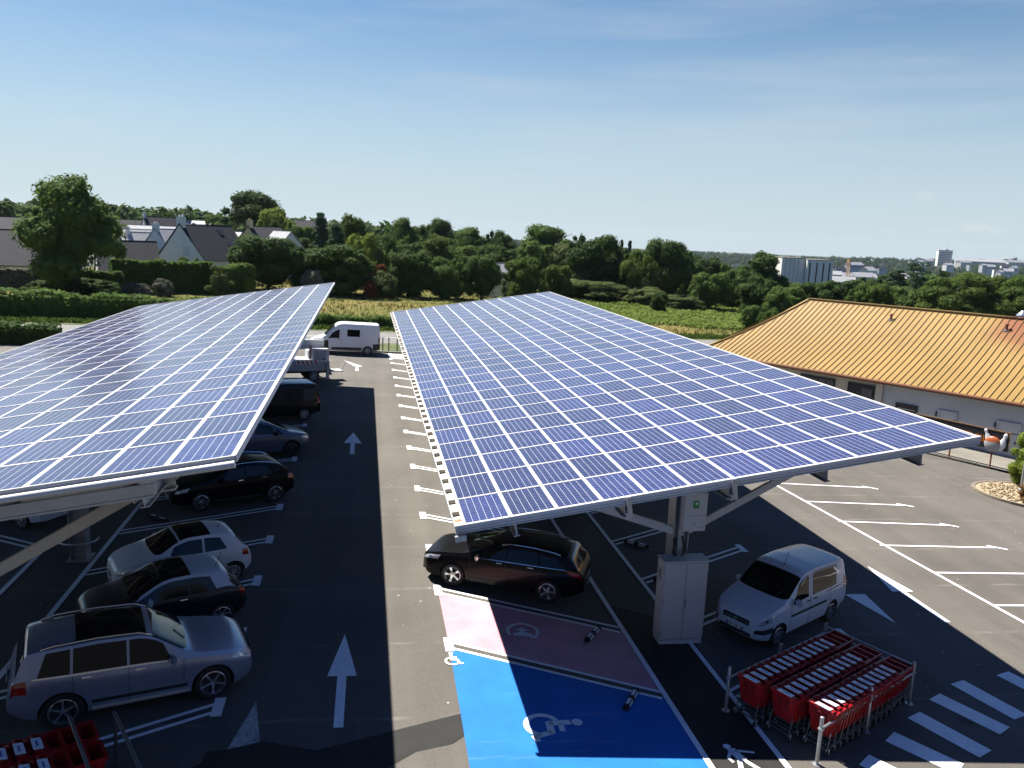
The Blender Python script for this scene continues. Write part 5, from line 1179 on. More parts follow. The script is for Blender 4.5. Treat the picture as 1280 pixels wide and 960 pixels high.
def opening(name, x0, x1, z0, z1, m, fr=None):
    b = MB(); b.box(((x0+x1)/2, .455, (z0+z1)/2), (x1-x0, .06, z1-z0)); o_ = b.obj(name, m, bld)
    if fr:
        b = MB()
        for (xa, xb, za, zb_) in ((x0-.1, x0, z0, z1), (x1, x1+.1, z0, z1), (x0-.1, x1+.1, z1, z1+.1)): b.box(((xa+xb)/2, .44, (za+zb_)/2), (xb-xa, .1, zb_-za))
        b.obj('frame', fr, o_)
    return o_
o1 = opening('window', S0-13.6, S0-11.3, 1.4, 2.95, M['pane'], M['blackp'])
for q in range(3): 
    b = MB(); b.box((S0-13.05+q*.62, .415, 2.2), (.05, .04, 1.5)); b.obj('mullion', M['blackp'], o1)
o2 = opening('loading_door', S0-10.2, S0-8.55, .0, 2.95, M['dark'], M['blackp'])
b = MB(); b.box((S0-9.0, .42, 1.5), (.7, .05, 2.6)); b.obj('door_leaf', M['pane'], o2)
o3 = opening('window', S0-7.0, S0-5.85, 1.25, 2.15, M['dark'], M['blackp'])
for q in range(3):
    b = MB(); b.box((S0-6.43, .41, 1.45+q*.25), (1.1, .04, .05)); b.obj('glazing_bar', M['galv'], o3)
for (xa, xb) in ((S0-4.45, S0-3.55), (S0-1.2, S0-.15)):
    d_ = opening('door', xa, xb, .22, 2.2, M['shutter'], M['wallg'])
    b = MB(); b.box((xa-.2, .42, 2.0), (.06, .08, .28)); b.obj('hinge_lamp', M['blackp'], d_)
    b = MB(); b.box((xb-.1, .40, 1.15), (.05, .05, .16)); b.obj('handle', M['blackp'], d_)
b = MB(); b.box((S0-.7, .3, .12), (1.4, .5, .16)); b.obj('doorstep', M['white'], bld)
# vents on the roof: two terracotta pipes and a metal cowl
for (xw, lab) in ((11.3, 'short rust coloured vent pipe on the ochre roof slope'), (18.56, 'rust coloured vent pipe under the brown stain of the ochre roof')):
    f = .83 if xw < 15 else .85
    P = roofpt(xw, DY*f); P = bld.matrix_basis @ Vector((0, 0, 0)) if False else Matrix.Rotation(BA, 4, 'Z') @ P + Vector(bld.location)
    t = thing('vent_pipe', lab, 'vent', P, group='vent pipes on the ochre roof')
    t.scale = (.62, .62, .55)
    b = MB(); b.lathe([(.13, -.2), (.13, .62)], n=14); b.obj('pipe', M['terrac'], t, smooth=.6)
    b = MB(); b.lathe([(0, .82), (.2, .74), (.22, .62), (.1, .62)], n=14); b.obj('cap', M['terrac'], t, smooth=.6)
    b = MB(); b.lathe([(.34, -.06), (.14, .06)], n=14); b.obj('flashing', M['dkgalv'], t)
P = E0+bd*18.75+bn*8.9; P.z = 5.9; t = thing('metal_cowl', 'domed silver metal extractor cowl behind the roof ridge', 'cowl', P); t.scale = (.62, .62, .8)
b = MB(); b.lathe([(.42, -.6), (.42, .25), (.50, .27), (.50, .33)], n=20); b.obj('drum', M['alloy'], t, smooth=.6)
b = MB(); b.lathe([(.62, .42), (.60, .5), (.42, .68), (.2, .8), (.16, .86), (.0, .88)], n=20); b.obj('dome', M['alloy'], t, smooth=.8)
b = MB()
for k_ in range(8): a_ = k_*math.pi/4; b.bar((.46*math.cos(a_), .46*math.sin(a_), .32), (.52*math.cos(a_), .52*math.sin(a_), .46), .03, .03)
b.obj('brackets', M['dkgalv'], t)

# yard in front of the building
def yrd(x, y): q = Matrix.Rotation(BA, 4, 'Z') @ Vector((x, y, 0)) + E0; return (q.x, q.y)
ap = MB()
q0 = [yrd(-4, -3.55), yrd(LENB, -3.55), yrd(LENB, .5), yrd(-4, .5)]
ap.face([(x, y, gz(x)+.012) for x, y in q0]); struct(ap.obj('concrete_yard', M['concrete'], fix=False))
# mesh fence carrying the banner
fd = Vector((math.cos(rad(-61)), math.sin(rad(-61)), 0)); fn_ = Vector((-fd.y, fd.x, 0)); F0 = Vector((32.4, 37.1, 0)); F0.z = gz(F0.x)
t = thing('mesh_fence', 'dark mesh fence with thin rails in front of the warehouse', 'fence', F0)
def FP(a, h, o_=0): q = F0+fd*a+fn_*o_; return Vector((q.x, q.y, gz(q.x)+h))-F0
for a in (-13.5, -10.5, -7.5, -4.2, -.85, 1.24, 4.4, 7.4):
    b = MB(); b.bar(FP(a, 0), FP(a, 2.12), .06, .06); po = b.obj('post', M['terrac'] if a in (-.85, 1.24) else M['blackp'], t)
    b = MB(); b.box(FP(a, 2.14), (.08, .08, .04)); b.obj('cap', M['blackp'], po)
b = MB(); b.bar(FP(-13.5, 2.07), FP(7.4, 2.07), .035, .05); b.bar(FP(-13.5, .12), FP(7.4, .12), .03, .05); b.obj('rail', M['blackp'], t)
b = MB()
for q in range(0, 210):
    a = -13.5+q*.1; b.bar(FP(a, .12), FP(a, 2.05), .004, .004)
b.obj('wires', M['blackp'], t)
# banner
t = thing('banner', 'black banner with orange lettering, two white bowling pins and an orange ball', 'banner', F0+fd*-2.9)
def BP_(a, h, o_=-.06): return FP(a, h, o_)-fd*-2.9
b = MB(); v = [BP_(a, h, o_) for o_ in (-.05, -.065) for (a, h) in ((-2.9, 1.0), (2.02, 1.05), (2.02, 2.06), (-2.9, 2.06))]
b.mesh(v, [(0, 1, 2, 3), (7, 6, 5, 4), (0, 4, 5, 1), (1, 5, 6, 2), (2, 6, 7, 3), (3, 7, 4, 0)]); cl = b.obj('cloth', M['banner'], t)
b = MB(); b.bar(BP_(-2.9, 2.08, -.07), BP_(2.02, 2.08, -.07), .02, .05); b.bar(BP_(2.02, 1.05, -.07), BP_(2.02, 2.08, -.07), .02, .05); b.obj('edging', mat('banner_edge', (.40, .22, .10), .7), t)
b = MB(); r_ = random.Random(3)   # lettering too small to read in the photograph: orange strokes of its size and rhythm
for k_ in range(9):
    a = -1.40+k_*.255
    for (da, dh, w_, h_) in ((0, 0, .07, .34), (.13, .0, .07, .34), (.065, .14 if k_ % 2 else -.13, .18, .07), (.065, -.14 if k_ % 3 else .0, .18, .07)):
        if r_.random() < .16: continue
        b.box(BP_(a+da, 1.60-k_*.012+dh+.0, -.078), (w_, .012, h_), rz=rad(-61))
b.obj('lettering', M['letter'], t)
b = MB(); b.box(BP_(-1.75, 1.70, -.078), (.4, .012, .16), rz=rad(-61)); b.obj('small_sign', M['tag'], t)
def pin(a, h, tilt, sc):
    b = MB(); prof = [(0, 0), (.09, .005), (.115, .06), (.19, .26), (.185, .36), (.11, .58), (.075, .68), (.095, .78), (.10, .85), (.07, .92), (0, .95)]
    b.lathe([(r*sc, z*sc) for r, z in prof], n=18)
    mx = Matrix.Rotation(rad(-61), 4, 'Z') @ Matrix.Rotation(tilt, 4, 'Y') @ Matrix.Scale(.35, 4, (0, 1, 0))
    b.v = [tuple(mx @ Vector(v_) + BP_(a, h, -.09)) for v_ in b.v]; b.obj('bowling_pin', M['pin'], t, smooth=.8)
pin(1.12, 1.32, -.40, .86); pin(1.60, 1.04, .26, 1.06)
b = MB(); b.lathe([(.42*math.sin(a_), -.42*math.cos(a_)) for a_ in [math.pi*k_/12 for k_ in range(13)]], n=22)
mx = Matrix.Rotation(rad(-61), 4, 'Z') @ Matrix.Scale(.35, 4, (0, 1, 0)); b.v = [tuple(mx @ Vector(v_) + BP_(1.25, 1.32, -.10)) for v_ in b.v]
for f_i, f_ in enumerate(b.f): b.m[f_i] = 0 if sum(b.v[q][2] for q in f_)/len(f_) > BP_(1.12, 1.38).z else 1
b.obj('bowling_ball', [M['ball'], M['ballg']], t, smooth=True)

# gravel island with a young tree, a dry bush and a lamp post at the right edge
ic = Vector((31.3, 30.7, 0)); 
def island(rx, ry, n=40): return [(ic.x+rx*math.cos(2*math.pi*k/n)*.9-ry*.25*math.sin(2*math.pi*k/n), ic.y+ry*math.sin(2*math.pi*k/n)) for k in range(n)]
b = MB(); n = 40; o_, i_ = island(3.1, 2.5), island(2.95, 2.35)
vs = [(x, y, gz(x)) for x, y in o_]+[(x, y, gz(x)+.12) for x, y in o_]+[(x, y, gz(x)+.12) for x, y in i_]+[(x, y, gz(x)) for x, y in i_]
b.mesh(vs, [(r*n+k, r*n+(k+1) % n, (r+1)*n+(k+1) % n, (r+1)*n+k) for r in range(3) for k in range(n)]); struct(b.obj('island_kerb', M['kerbd']))
b = MB(); b.face([(x, y, gz(x)+.09) for x, y in i_]); struct(b.obj('gravel_bed', M['stone'], fix=False))
b = MB(); r_ = random.Random(11)
for k in range(900):
    a, q = r_.uniform(0, 6.28), math.sqrt(r_.random())*.95; x = ic.x+2.9*q*math.cos(a)*.9-2.3*.25*q*math.sin(a); y = ic.y+2.3*q*math.sin(a); s = r_.uniform(.03, .09)
    c = Vector((x, y, gz(x)+.09+s*.4)); mx = Matrix.Rotation(r_.uniform(0, 3), 4, Vector((r_.random(), r_.random(), r_.random()+.1)))
    P_ = [mx @ Vector(v_)*s for v_ in ((1, 0, 0), (-1, 0, 0), (0, 1, 0), (0, -1, 0), (0, 0, .8), (0, 0, -.8))]
    b.mesh([p_+c for p_ in P_], [(0, 2, 4), (2, 1, 4), (1, 3, 4), (3, 0, 4), (2, 0, 5), (1, 2, 5), (3, 1, 5), (0, 3, 5)])
o_ = b.obj('gravel_stones', M['stone'], fix=False); o_['kind'] = 'stuff'
t = thing('lamp_post', 'slim grey lamp post at the right edge beside the gravel bed', 'lamp post', (30.62, 31.35, gz(30.75)))
b = MB(); b.tube([(0, 0, 0), (0, 0, 4.6)], [.06, .04], 12); b.obj('pole', M['galv'], t, smooth=.7)
b = MB(); b.box((.2, -.1, 4.62), (.6, .18, .08)); b.obj('lamp_head', M['galv'], t, bevel=.02)
b = MB(); b.lathe([(.1, 0), (.1, .3), (.065, .32)], n=12); b.obj('base_sleeve', M['galv'], t)
# posts and wire along the road
rp = MB()
for i, (px, py, lab) in enumerate(((10, 423, 'thin road fence post at the far left by the hedge'), (66, 422, 'thin road fence post near the left canopy edge'))):
    q = gp(px, py); b = MB(); b.tube([(0, 0, 0), (0, 0, 1.25)], .03, 6); b.lathe([(.03, 1.25), (0, 1.28)], n=6); b.v = [tuple(Vector(v_)) for v_ in b.v]
    o_ = b.obj('fence_post', M['dkgalv']); o_.location = (q.x, q.y, T(q.x, q.y)); tag(o_, lab, 'post', 'thin posts along the road')
for (x, y, lab, h) in ((1.55, 67.9, 'left of the two short posts behind the white van', 1.15), (2.05, 67.8, 'right of the two short posts behind the white van', 1.2), (2.75, 67.8, 'short post at the canopy corner beyond the hatched bay', 1.1)):
    b = MB(); b.tube([(0, 0, 0), (0, 0, h)], .05, 8); b.lathe([(.05, h), (0, h+.04)], n=8); o_ = b.obj('bollard', M['dkgalv']); o_.location = (x, y, T(x, y)); tag(o_, lab, 'post', 'short posts on the verge')

# unseen shop under the viewpoint, added with dark walls to cut the shade fill
t = thing('unseen_shop', 'dark clad shop building on whose roof edge the viewer stands', 'building', (0, -8, 0))
b = MB(); b.box((0, 0, 3.4), (90, 18, 9.4)); b.obj('wall', mat('dark_cladding', (.05, .05, .055), .7, vary=.1), t)
b = MB(); b.box((0, 0, 8.2), (90.4, 18.4, .2)); b.box((0, 9.1, 8.4), (90.4, .25, .4)); b.obj('roof', M['dkgalv'], t)
# ------------------------------------------------------------------ houses
def house(label, c, w, l, eave, pitch, yaw, wall='wallw', roof='slate', chim=(1,), sky=(), dormer=False, group='houses on the left rise', win=True, name='house'):
    "gable house: w across the gable, l along the ridge (local x), base at c"
    t = thing(name, label, 'house', c, (0, 0, yaw), group); rz = eave+pitch
    b = MB(); poly = [(-w/2, -1), (w/2, -1), (w/2, eave), (0, rz), (-w/2, eave)]
    b.prism(poly, -l/2, l/2, tf=lambda p: Vector((p.z, p.x, p.y))); b.obj('wall', M[wall], t)
    b = MB()
    for s in (-1, 1):
        d = Vector((0, s*w/2, -pitch)).normalized(); n_ = Vector((0, s*pitch, w/2)).normalized()
        a = Vector((0, 0, rz))+n_*.04; e = Vector((0, s*w/2, eave))+d*.35+n_*.04
        v = [Vector((x, p.y, p.z))+n_*h for h in (0, .12) for (x, p) in ((-l/2-.15, a), (l/2+.15, a), (l/2+.15, e), (-l/2-.15, e))]
        b.mesh(v, [(3, 2, 1, 0), (4, 5, 6, 7), (0, 1, 5, 4), (1, 2, 6, 5), (2, 3, 7, 6), (3, 0, 4, 7)])
    b.bar((-l/2-.15, 0, rz+.16), (l/2+.15, 0, rz+.16), .25, .08)
    rf = b.obj('roof', M[roof], t)
    for s in chim:
        b = MB(); b.box((s*(l/2-.35), 0, rz/2+.55), (.75, 1.25, rz+1.1)); b.box((s*(l/2-.35), 0, rz+1.15), (.85, 1.35, .12))
        for q in (-.3, .3): b.lathe([(.1, 0), (.1, .35)], c=(s*(l/2-.35), q, rz+1.2), n=8)
        b.obj('chimney', M[wall], t)
    for (x, s, f) in sky:
        P = Vector((x, s*w/2*f, rz-pitch*f)); n_ = Vector((0, s*pitch, w/2)).normalized(); d = Vector((0, s*w/2, -pitch)).normalized()
        mx = Matrix((Vector((1, 0, 0)), d, n_)).transposed().to_4x4()
        b = MB(); b.box(P+n_*.2, (.95, 1.25, .1), mx=mx); f_ = b.obj('skylight', M['dark'], rf); 
    if win:
        for (x, y) in ((-l/2-.02, 0.),):
            b = MB(); b.box((x, y-w*.12, eave+pitch*.25), (.08, 1.1, 1.25)); f_ = b.obj('window', M['shutter'], t)
            b = MB(); b.box((x-.05, y-w*.12, eave+pitch*.25-.68), (.12, 1.25, .08)); b.obj('sill', M['wallg'], f_)
        for k in range(max(1, int(l/4))):
            for s in (-1, 1):
                b = MB(); b.box((-l/2+2+k*3.6, s*(w/2+.01), eave*.55), (1.2, .06, 1.2)); f_ = b.obj('window', M['pane'], t)
                b = MB(); b.box((-l/2+2+k*3.6, s*(w/2+.06), eave*.55-.65), (1.3, .1, .08)); b.obj('sill', M['wallw'], f_)
    if dormer:
        b = MB(); s = -1; b.prism([(-.75, 0), (.75, 0), (.75, 1.5), (0, 2.1), (-.75, 1.5)], 0, 2.2, tf=lambda p: Vector((p.x, s*(w/2*.75)+p.z, eave+pitch*.2+p.y))); dm = b.obj('dormer', M[wall], t)
        b = MB(); b.box((0, s*w/2*.75-.03, eave+pitch*.2+.75), (.8, .06, 1.0)); b.obj('dormer_window', M['dark'], dm)
    return t
def hp(px, Y, dz=0): q = at(px, 300, Y); return (q.x, Y, T(q.x, Y)+dz)
def houseat(label, px, ridge_py, Y, w, l, pitch, yaw, **k):
    q = at(px, ridge_py, Y); g_ = T(q.x, Y); rz = q.z-g_; ev = max(1.0, rz-pitch)
    return house(label, (q.x, Y, g_), w, l, ev, pitch, rad(yaw), **k)
houseat('white gabled house with dark slate roof, broad gable chimney and two skylights, behind the hedge', 257, 282, 143, 9.4, 12.0, 5.4, 60, chim=(-1,), sky=((2.6, -1, .62), (4.4, -1, .62), (2.2, -1, .22)))
houseat('dark slate roofed house right behind the big tree', 158, 307, 128, 9, 8, 4.6, 200, chim=(), wall='wallw')
houseat('long dark slate roof at the far left edge beside the big tree', 5, 288, 118, 9.5, 17, 4.2, 6, chim=(), wall='wallg')
houseat('grey ridged house behind the long roof at the far left edge', 12, 272, 150, 9, 16, 3.2, 8, chim=(), wall='wallw', win=False)
houseat('white house with stout gable chimney left of the large white house', 186, 295, 190, 8, 9, 4.4, 200, chim=(1,), roof='slatel')
houseat('pale slate roof between the two white gable chimneys', 203, 283, 225, 9, 16, 4.2, 4, chim=(1,), roof='slatel', win=False)
houseat('white dormer house touching the left side of the large white house', 213, 287, 178, 8, 9, 4.4, 62, chim=(-1,), dormer=True, roof='slatel')
houseat('pale roofed house just left of the stout chimney', 172, 287, 215, 8, 10, 4, 15, chim=(), roof='slatel')
houseat('dark house with pale blue gable on the skyline', 205, 272, 270, 9, 12, 4.5, 205, chim=(-1, 1), win=False)
houseat('low dark roof on the skyline next to the big tree', 158, 275, 290, 9, 12, 3.5, 10, chim=(1,), win=False)
houseat('low pale skyline roof behind the large white house chimney', 243, 276, 300, 9, 16, 3, 4, chim=(1,), roof='slatel', win=False)
houseat('white flat gabled house right of the large slate roof', 311, 291, 190, 7, 8, 2.2, 8, chim=(1,), roof='slatel', win=False)
houseat('ochre walled house showing between the round trees', 330, 284, 165, 8, 7, 3.0, 40, chim=(-1,), wall='chimbrick')
houseat('steep grey roof poking out behind the dark round tree', 353, 290, 158, 8, 8, 4.6, 118, chim=(), roof='slatel', win=False)
houseat('blue grey skyline roof between the two conifers', 383, 276, 300, 9, 14, 3.5, 4, chim=(1,), win=False)
houseat('pale roofs on the skyline gap of the tree belt', 470, 285, 420, 10, 16, 4, 30, chim=(-1, 1), roof='slatel', win=False)
houseat('dark house beside the pale roofs in the skyline gap', 462, 283, 440, 9, 10, 4, 110, chim=(1,), win=False)
houseat('pale house corner glimpsed between trees left of the green shrub', 633, 330, 138, 5, 6, 2, 40, chim=(), roof='slatel', win=False)
# aerials on the ridges
for i, (px, py, Y, lab) in enumerate(((232, 258, 190, 'tall television aerial above the large white house chimney'), (245, 270, 230, 'low television aerial right of the white house chimney'), (169, 268, 260, 'television aerial on the skyline beside the big tree'))):
    q = at(px, py, Y); g_ = T(q.x, Y); t = thing('television_aerial', lab, 'aerial', (q.x, Y, q.z-4.2), group='television aerials')
    b = MB(); b.tube([(0, 0, 0), (0, 0, 4.2)], .04, 6); b.obj('mast', M['dkgalv'], t)
    b = MB(); b.bar((-.4, 0, 4.0), (2.2, .3, 4.0), .05, .05)
    for k in range(7): b.bar((-.3+k*.4, -.5, 4.0), (-.3+k*.4, .5, 4.0), .03, .03)
    b.obj('antenna', M['dkgalv'], t)

# ------------------------------------------------------------------ trees
def leaf_cloud(r, pts_fn, n, size, rsz=.5):
    vs = np.zeros((n*4, 3), dtype=np.float32)
    for i in range(n):
        c, nrm = pts_fn(r); nrm = (nrm+Vector((r.uniform(-1, 1), r.uniform(-1, 1), r.uniform(-.4, 1)))*.9).normalized()
        u = nrm.cross(Vector((r.uniform(-1, 1), r.uniform(-1, 1), r.uniform(-1, 1)))).normalized(); w = nrm.cross(u); s = size*r.uniform(1-rsz, 1+rsz)
        k = i*4; u *= s; w *= s*.62
        vs[k] = c-u; vs[k+1] = c-w*.9+u*.1; vs[k+2] = c+u; vs[k+3] = c+w+u*.05
    return vs
def mesh_from(vs, mats, name):
    n = len(vs)//4; me = bpy.data.meshes.new(name); fs = np.arange(n*4, dtype=np.int32)
    me.vertices.add(n*4); me.vertices.foreach_set('co', vs.ravel()); me.loops.add(n*4); me.loops.foreach_set('vertex_index', fs)
    me.polygons.add(n); me.polygons.foreach_set('loop_start', np.arange(0, n*4, 4, dtype=np.int32)); me.update(); me.validate(); me.materials.append(mats); return me
def blobs_fn(blobs):
    wts = [b[1][0]*b[1][1]+b[1][0]*b[1][2] for b in blobs]
    def fn(r):
        c, rr = r.choices(blobs, wts)[0]
        while True:
            d = Vector((r.gauss(0, 1), r.gauss(0, 1), r.gauss(.15, 1)))
            if d.length > .01: break
        d.normalize(); q = 1.0 - abs(r.gauss(0, .16)) + r.uniform(-.02, .12)*r.random()
        bump = 1+.22*mnoise.noise(d*2.6+c*7)
        return c+Vector((d.x*rr[0], d.y*rr[1], d.z*rr[2]))*q*bump, d
    return fn
def core_mb(blobs, mb, f=.80):
    for c, rr in blobs:
        n, m_ = 8, 5; i0 = len(mb.v)
        for j in range(m_+1):
            th = math.pi*j/m_
            for k in range(n):
                a = 2*math.pi*k/n; d = Vector((math.sin(th)*math.cos(a), math.sin(th)*math.sin(a), -math.cos(th)))
                q = f*(1+.25*mnoise.noise(d*2.2+c*5)); mb.v.append(tuple(c+Vector((d.x*rr[0], d.y*rr[1], d.z*rr[2]))*q))
        for j in range(m_):
            for k in range(n): a, b_ = i0+j*n+k, i0+j*n+(k+1) % n; mb.f.append((a, b_, b_+n, a+n)); mb.m.append(0)
def crown_blobs(r, kind):
    out = []
    if kind == 'broad':      # wide oak like crown, unit height, radius about .5
        for _ in range(26):
            a = r.uniform(0, 6.28); h = r.uniform(.15, .92); prof = math.sin(math.pi*min(1, max(0, (h-.06)/.94))**.8)*.40; q = prof*r.uniform(.35, 1)
            s = r.uniform(.10, .19); out.append((Vector((q*math.cos(a), q*math.sin(a), h)), (s*1.15, s*1.15, s*.85)))
        for _ in range(20):
            a = r.uniform(0, 6.28); h = r.uniform(.2, .88); q = math.sin(math.pi*min(1, max(0, (h-.06)/.94))**.8)*.42; s = r.uniform(.035, .075); out.append((Vector((q*math.cos(a), q*math.sin(a), h)), (s, s, s)))
        out.append((Vector((0, 0, .52)), (.28, .28, .34)))
    elif kind == 'tall':
        for _ in range(22):
            a = r.uniform(0, 6.28); h = r.uniform(.14, .93); q = .26*math.sin(math.pi*min(1, (h+.02))**1.1)*r.uniform(.3, 1); s = r.uniform(.07, .13)
            out.append((Vector((q*math.cos(a), q*math.sin(a), h)), (s, s, s*1.1)))
        out.append((Vector((0, 0, .5)), (.15, .15, .36)))
    elif kind == 'round':    # dense bush down to the ground
        for _ in range(26):
            a = r.uniform(0, 6.28); h = r.uniform(.1, .86); q = .46*math.sqrt(max(.02, 1-((h-.38)/.62)**2))*r.uniform(.5, 1); s = r.uniform(.10, .17)
            out.append((Vector((q*math.cos(a), q*math.sin(a), h)), (s*1.2, s*1.2, s)))
        for _ in range(22):
            a = r.uniform(0, 6.28); h = r.uniform(.2, .92); q = .49*math.sqrt(max(.01, 1-((h-.38)/.66)**2)); s = r.uniform(.035, .08); out.append((Vector((q*math.cos(a), q*math.sin(a), h)), (s, s, s*1.2)))
        out.append((Vector((0, 0, .42)), (.36, .36, .40)))
    elif kind == 'conifer':
        for k in range(30):
            h = .10+.86*k/30; q = .26*(1-h)**.85+.015
            for _ in range(3):
                a = r.uniform(0, 6.28); L = q*r.uniform(.5, 1.15); s = .05+q*.22; out.append((Vector((L*.75*math.cos(a), L*.75*math.sin(a), h)), (s*1.2, s*1.2, s*.5)))
        out.append((Vector((0, 0, .4)), (.08, .08, .4)))
    elif kind == 'open':     # loose crown with gaps
        for _ in range(17):
            a = r.uniform(0, 6.28); h = r.uniform(.30, .95); q = .34*math.sin(math.pi*min(1, h*.95))*r.uniform(.3, 1.1); s = r.uniform(.06, .11)
            out.append((Vector((q*math.cos(a), q*math.sin(a), h)), (s*1.2, s*1.2, s*.8)))
    elif kind == 'cedar':
        for k in range(9):
            h = .25+.70*k/9; q = .34*(1-.55*(h-.25)/.7)
            for _ in range(4):
                a = r.uniform(0, 6.28); L = q*r.uniform(.2, 1); out.append((Vector((L*math.cos(a), L*math.sin(a), h+r.uniform(-.02, .02))), (.13, .13, .035)))
    return out
PROTO = {}
def proto(kind, var, leaf):
    key = (kind, var, leaf)
    if key in PROTO: return PROTO[key]
    r = random.Random(hash((kind, var)) % 1000 if False else sum(map(ord, kind))*7+var*31); bl = crown_blobs(r, kind)
    n, size = {'broad': (15000, .0155), 'tall': (8000, .015), 'round': (13000, .0185), 'conifer': (6500, .013), 'open': (5200, .021), 'cedar': (4200, .018)}[kind]
    PROTO[key] = (mesh_from(leaf_cloud(r, blobs_fn(bl), n, size), LEAF[leaf], 'crown'), bl)
    return PROTO[key]
CORE = {}
def tree(label, x, y, z, h, w, kind, leaf, var=0, group=None, name='tree', core=True, trunk=True):
    t = thing(name, label, 'tree', (x, y, z), (0, 0, rnd.uniform(0, 6.28)), group)
    me, bl = proto(kind, var, leaf); nomw = {'broad': .98, 'tall': .62, 'round': 1.12, 'conifer': .56, 'open': .78, 'cedar': .82}[kind]
    sx = w/nomw; o = bpy.data.objects.new('crown', me); COL.objects.link(o); o.parent = t; o.scale = (sx, sx, h)
    if core and kind in ('broad', 'round', 'tall', 'conifer'):
        key = (kind, var, leaf)
        if key not in CORE:
            b = MB(); core_mb(bl, b); q = b.obj('inner_foliage', LEAF[leaf]); CORE[key] = q.data; bpy.data.objects.remove(q)
        q = bpy.data.objects.new('inner_foliage', CORE[key]); COL.objects.link(q); q.parent = o
    if trunk:
        tk = (kind in ('open', 'broad')); b = MB(); R_ = .022*h+.05
        b.tube([(0, 0, -.3), (.01*h, 0, h*.15), (0, .01*h, h*.4), (0, 0, h*.8)], [R_*1.25, R_, R_*.7, R_*.2], 7)
        for k in range(6 if tk else 3):
            a = k*1.1+.4; z0_ = h*(.22+.09*k); b.tube([(0, 0, z0_), (w*.2*math.cos(a), w*.2*math.sin(a), z0_+h*.12), (w*.38*math.cos(a), w*.38*math.sin(a), z0_+h*.2)], [R_*.5, R_*.3, R_*.1], 5)
        b.obj('trunk', M['wood'], t, smooth=True)
    return t
def treeat(label, px, top_py, wpx, Y, kind, leaf, var=0, group=None, name='tree', **k):
    q = at(px, top_py, Y); g_ = T(q.x, Y); d = (q-CAM).dot(FWD); return tree(label, q.x, Y, g_, max(1.2, q.z-g_), wpx*1.14*d/F_PX, kind, leaf, var, group, name, **k)
TB = 'trees of the belt behind the meadow'
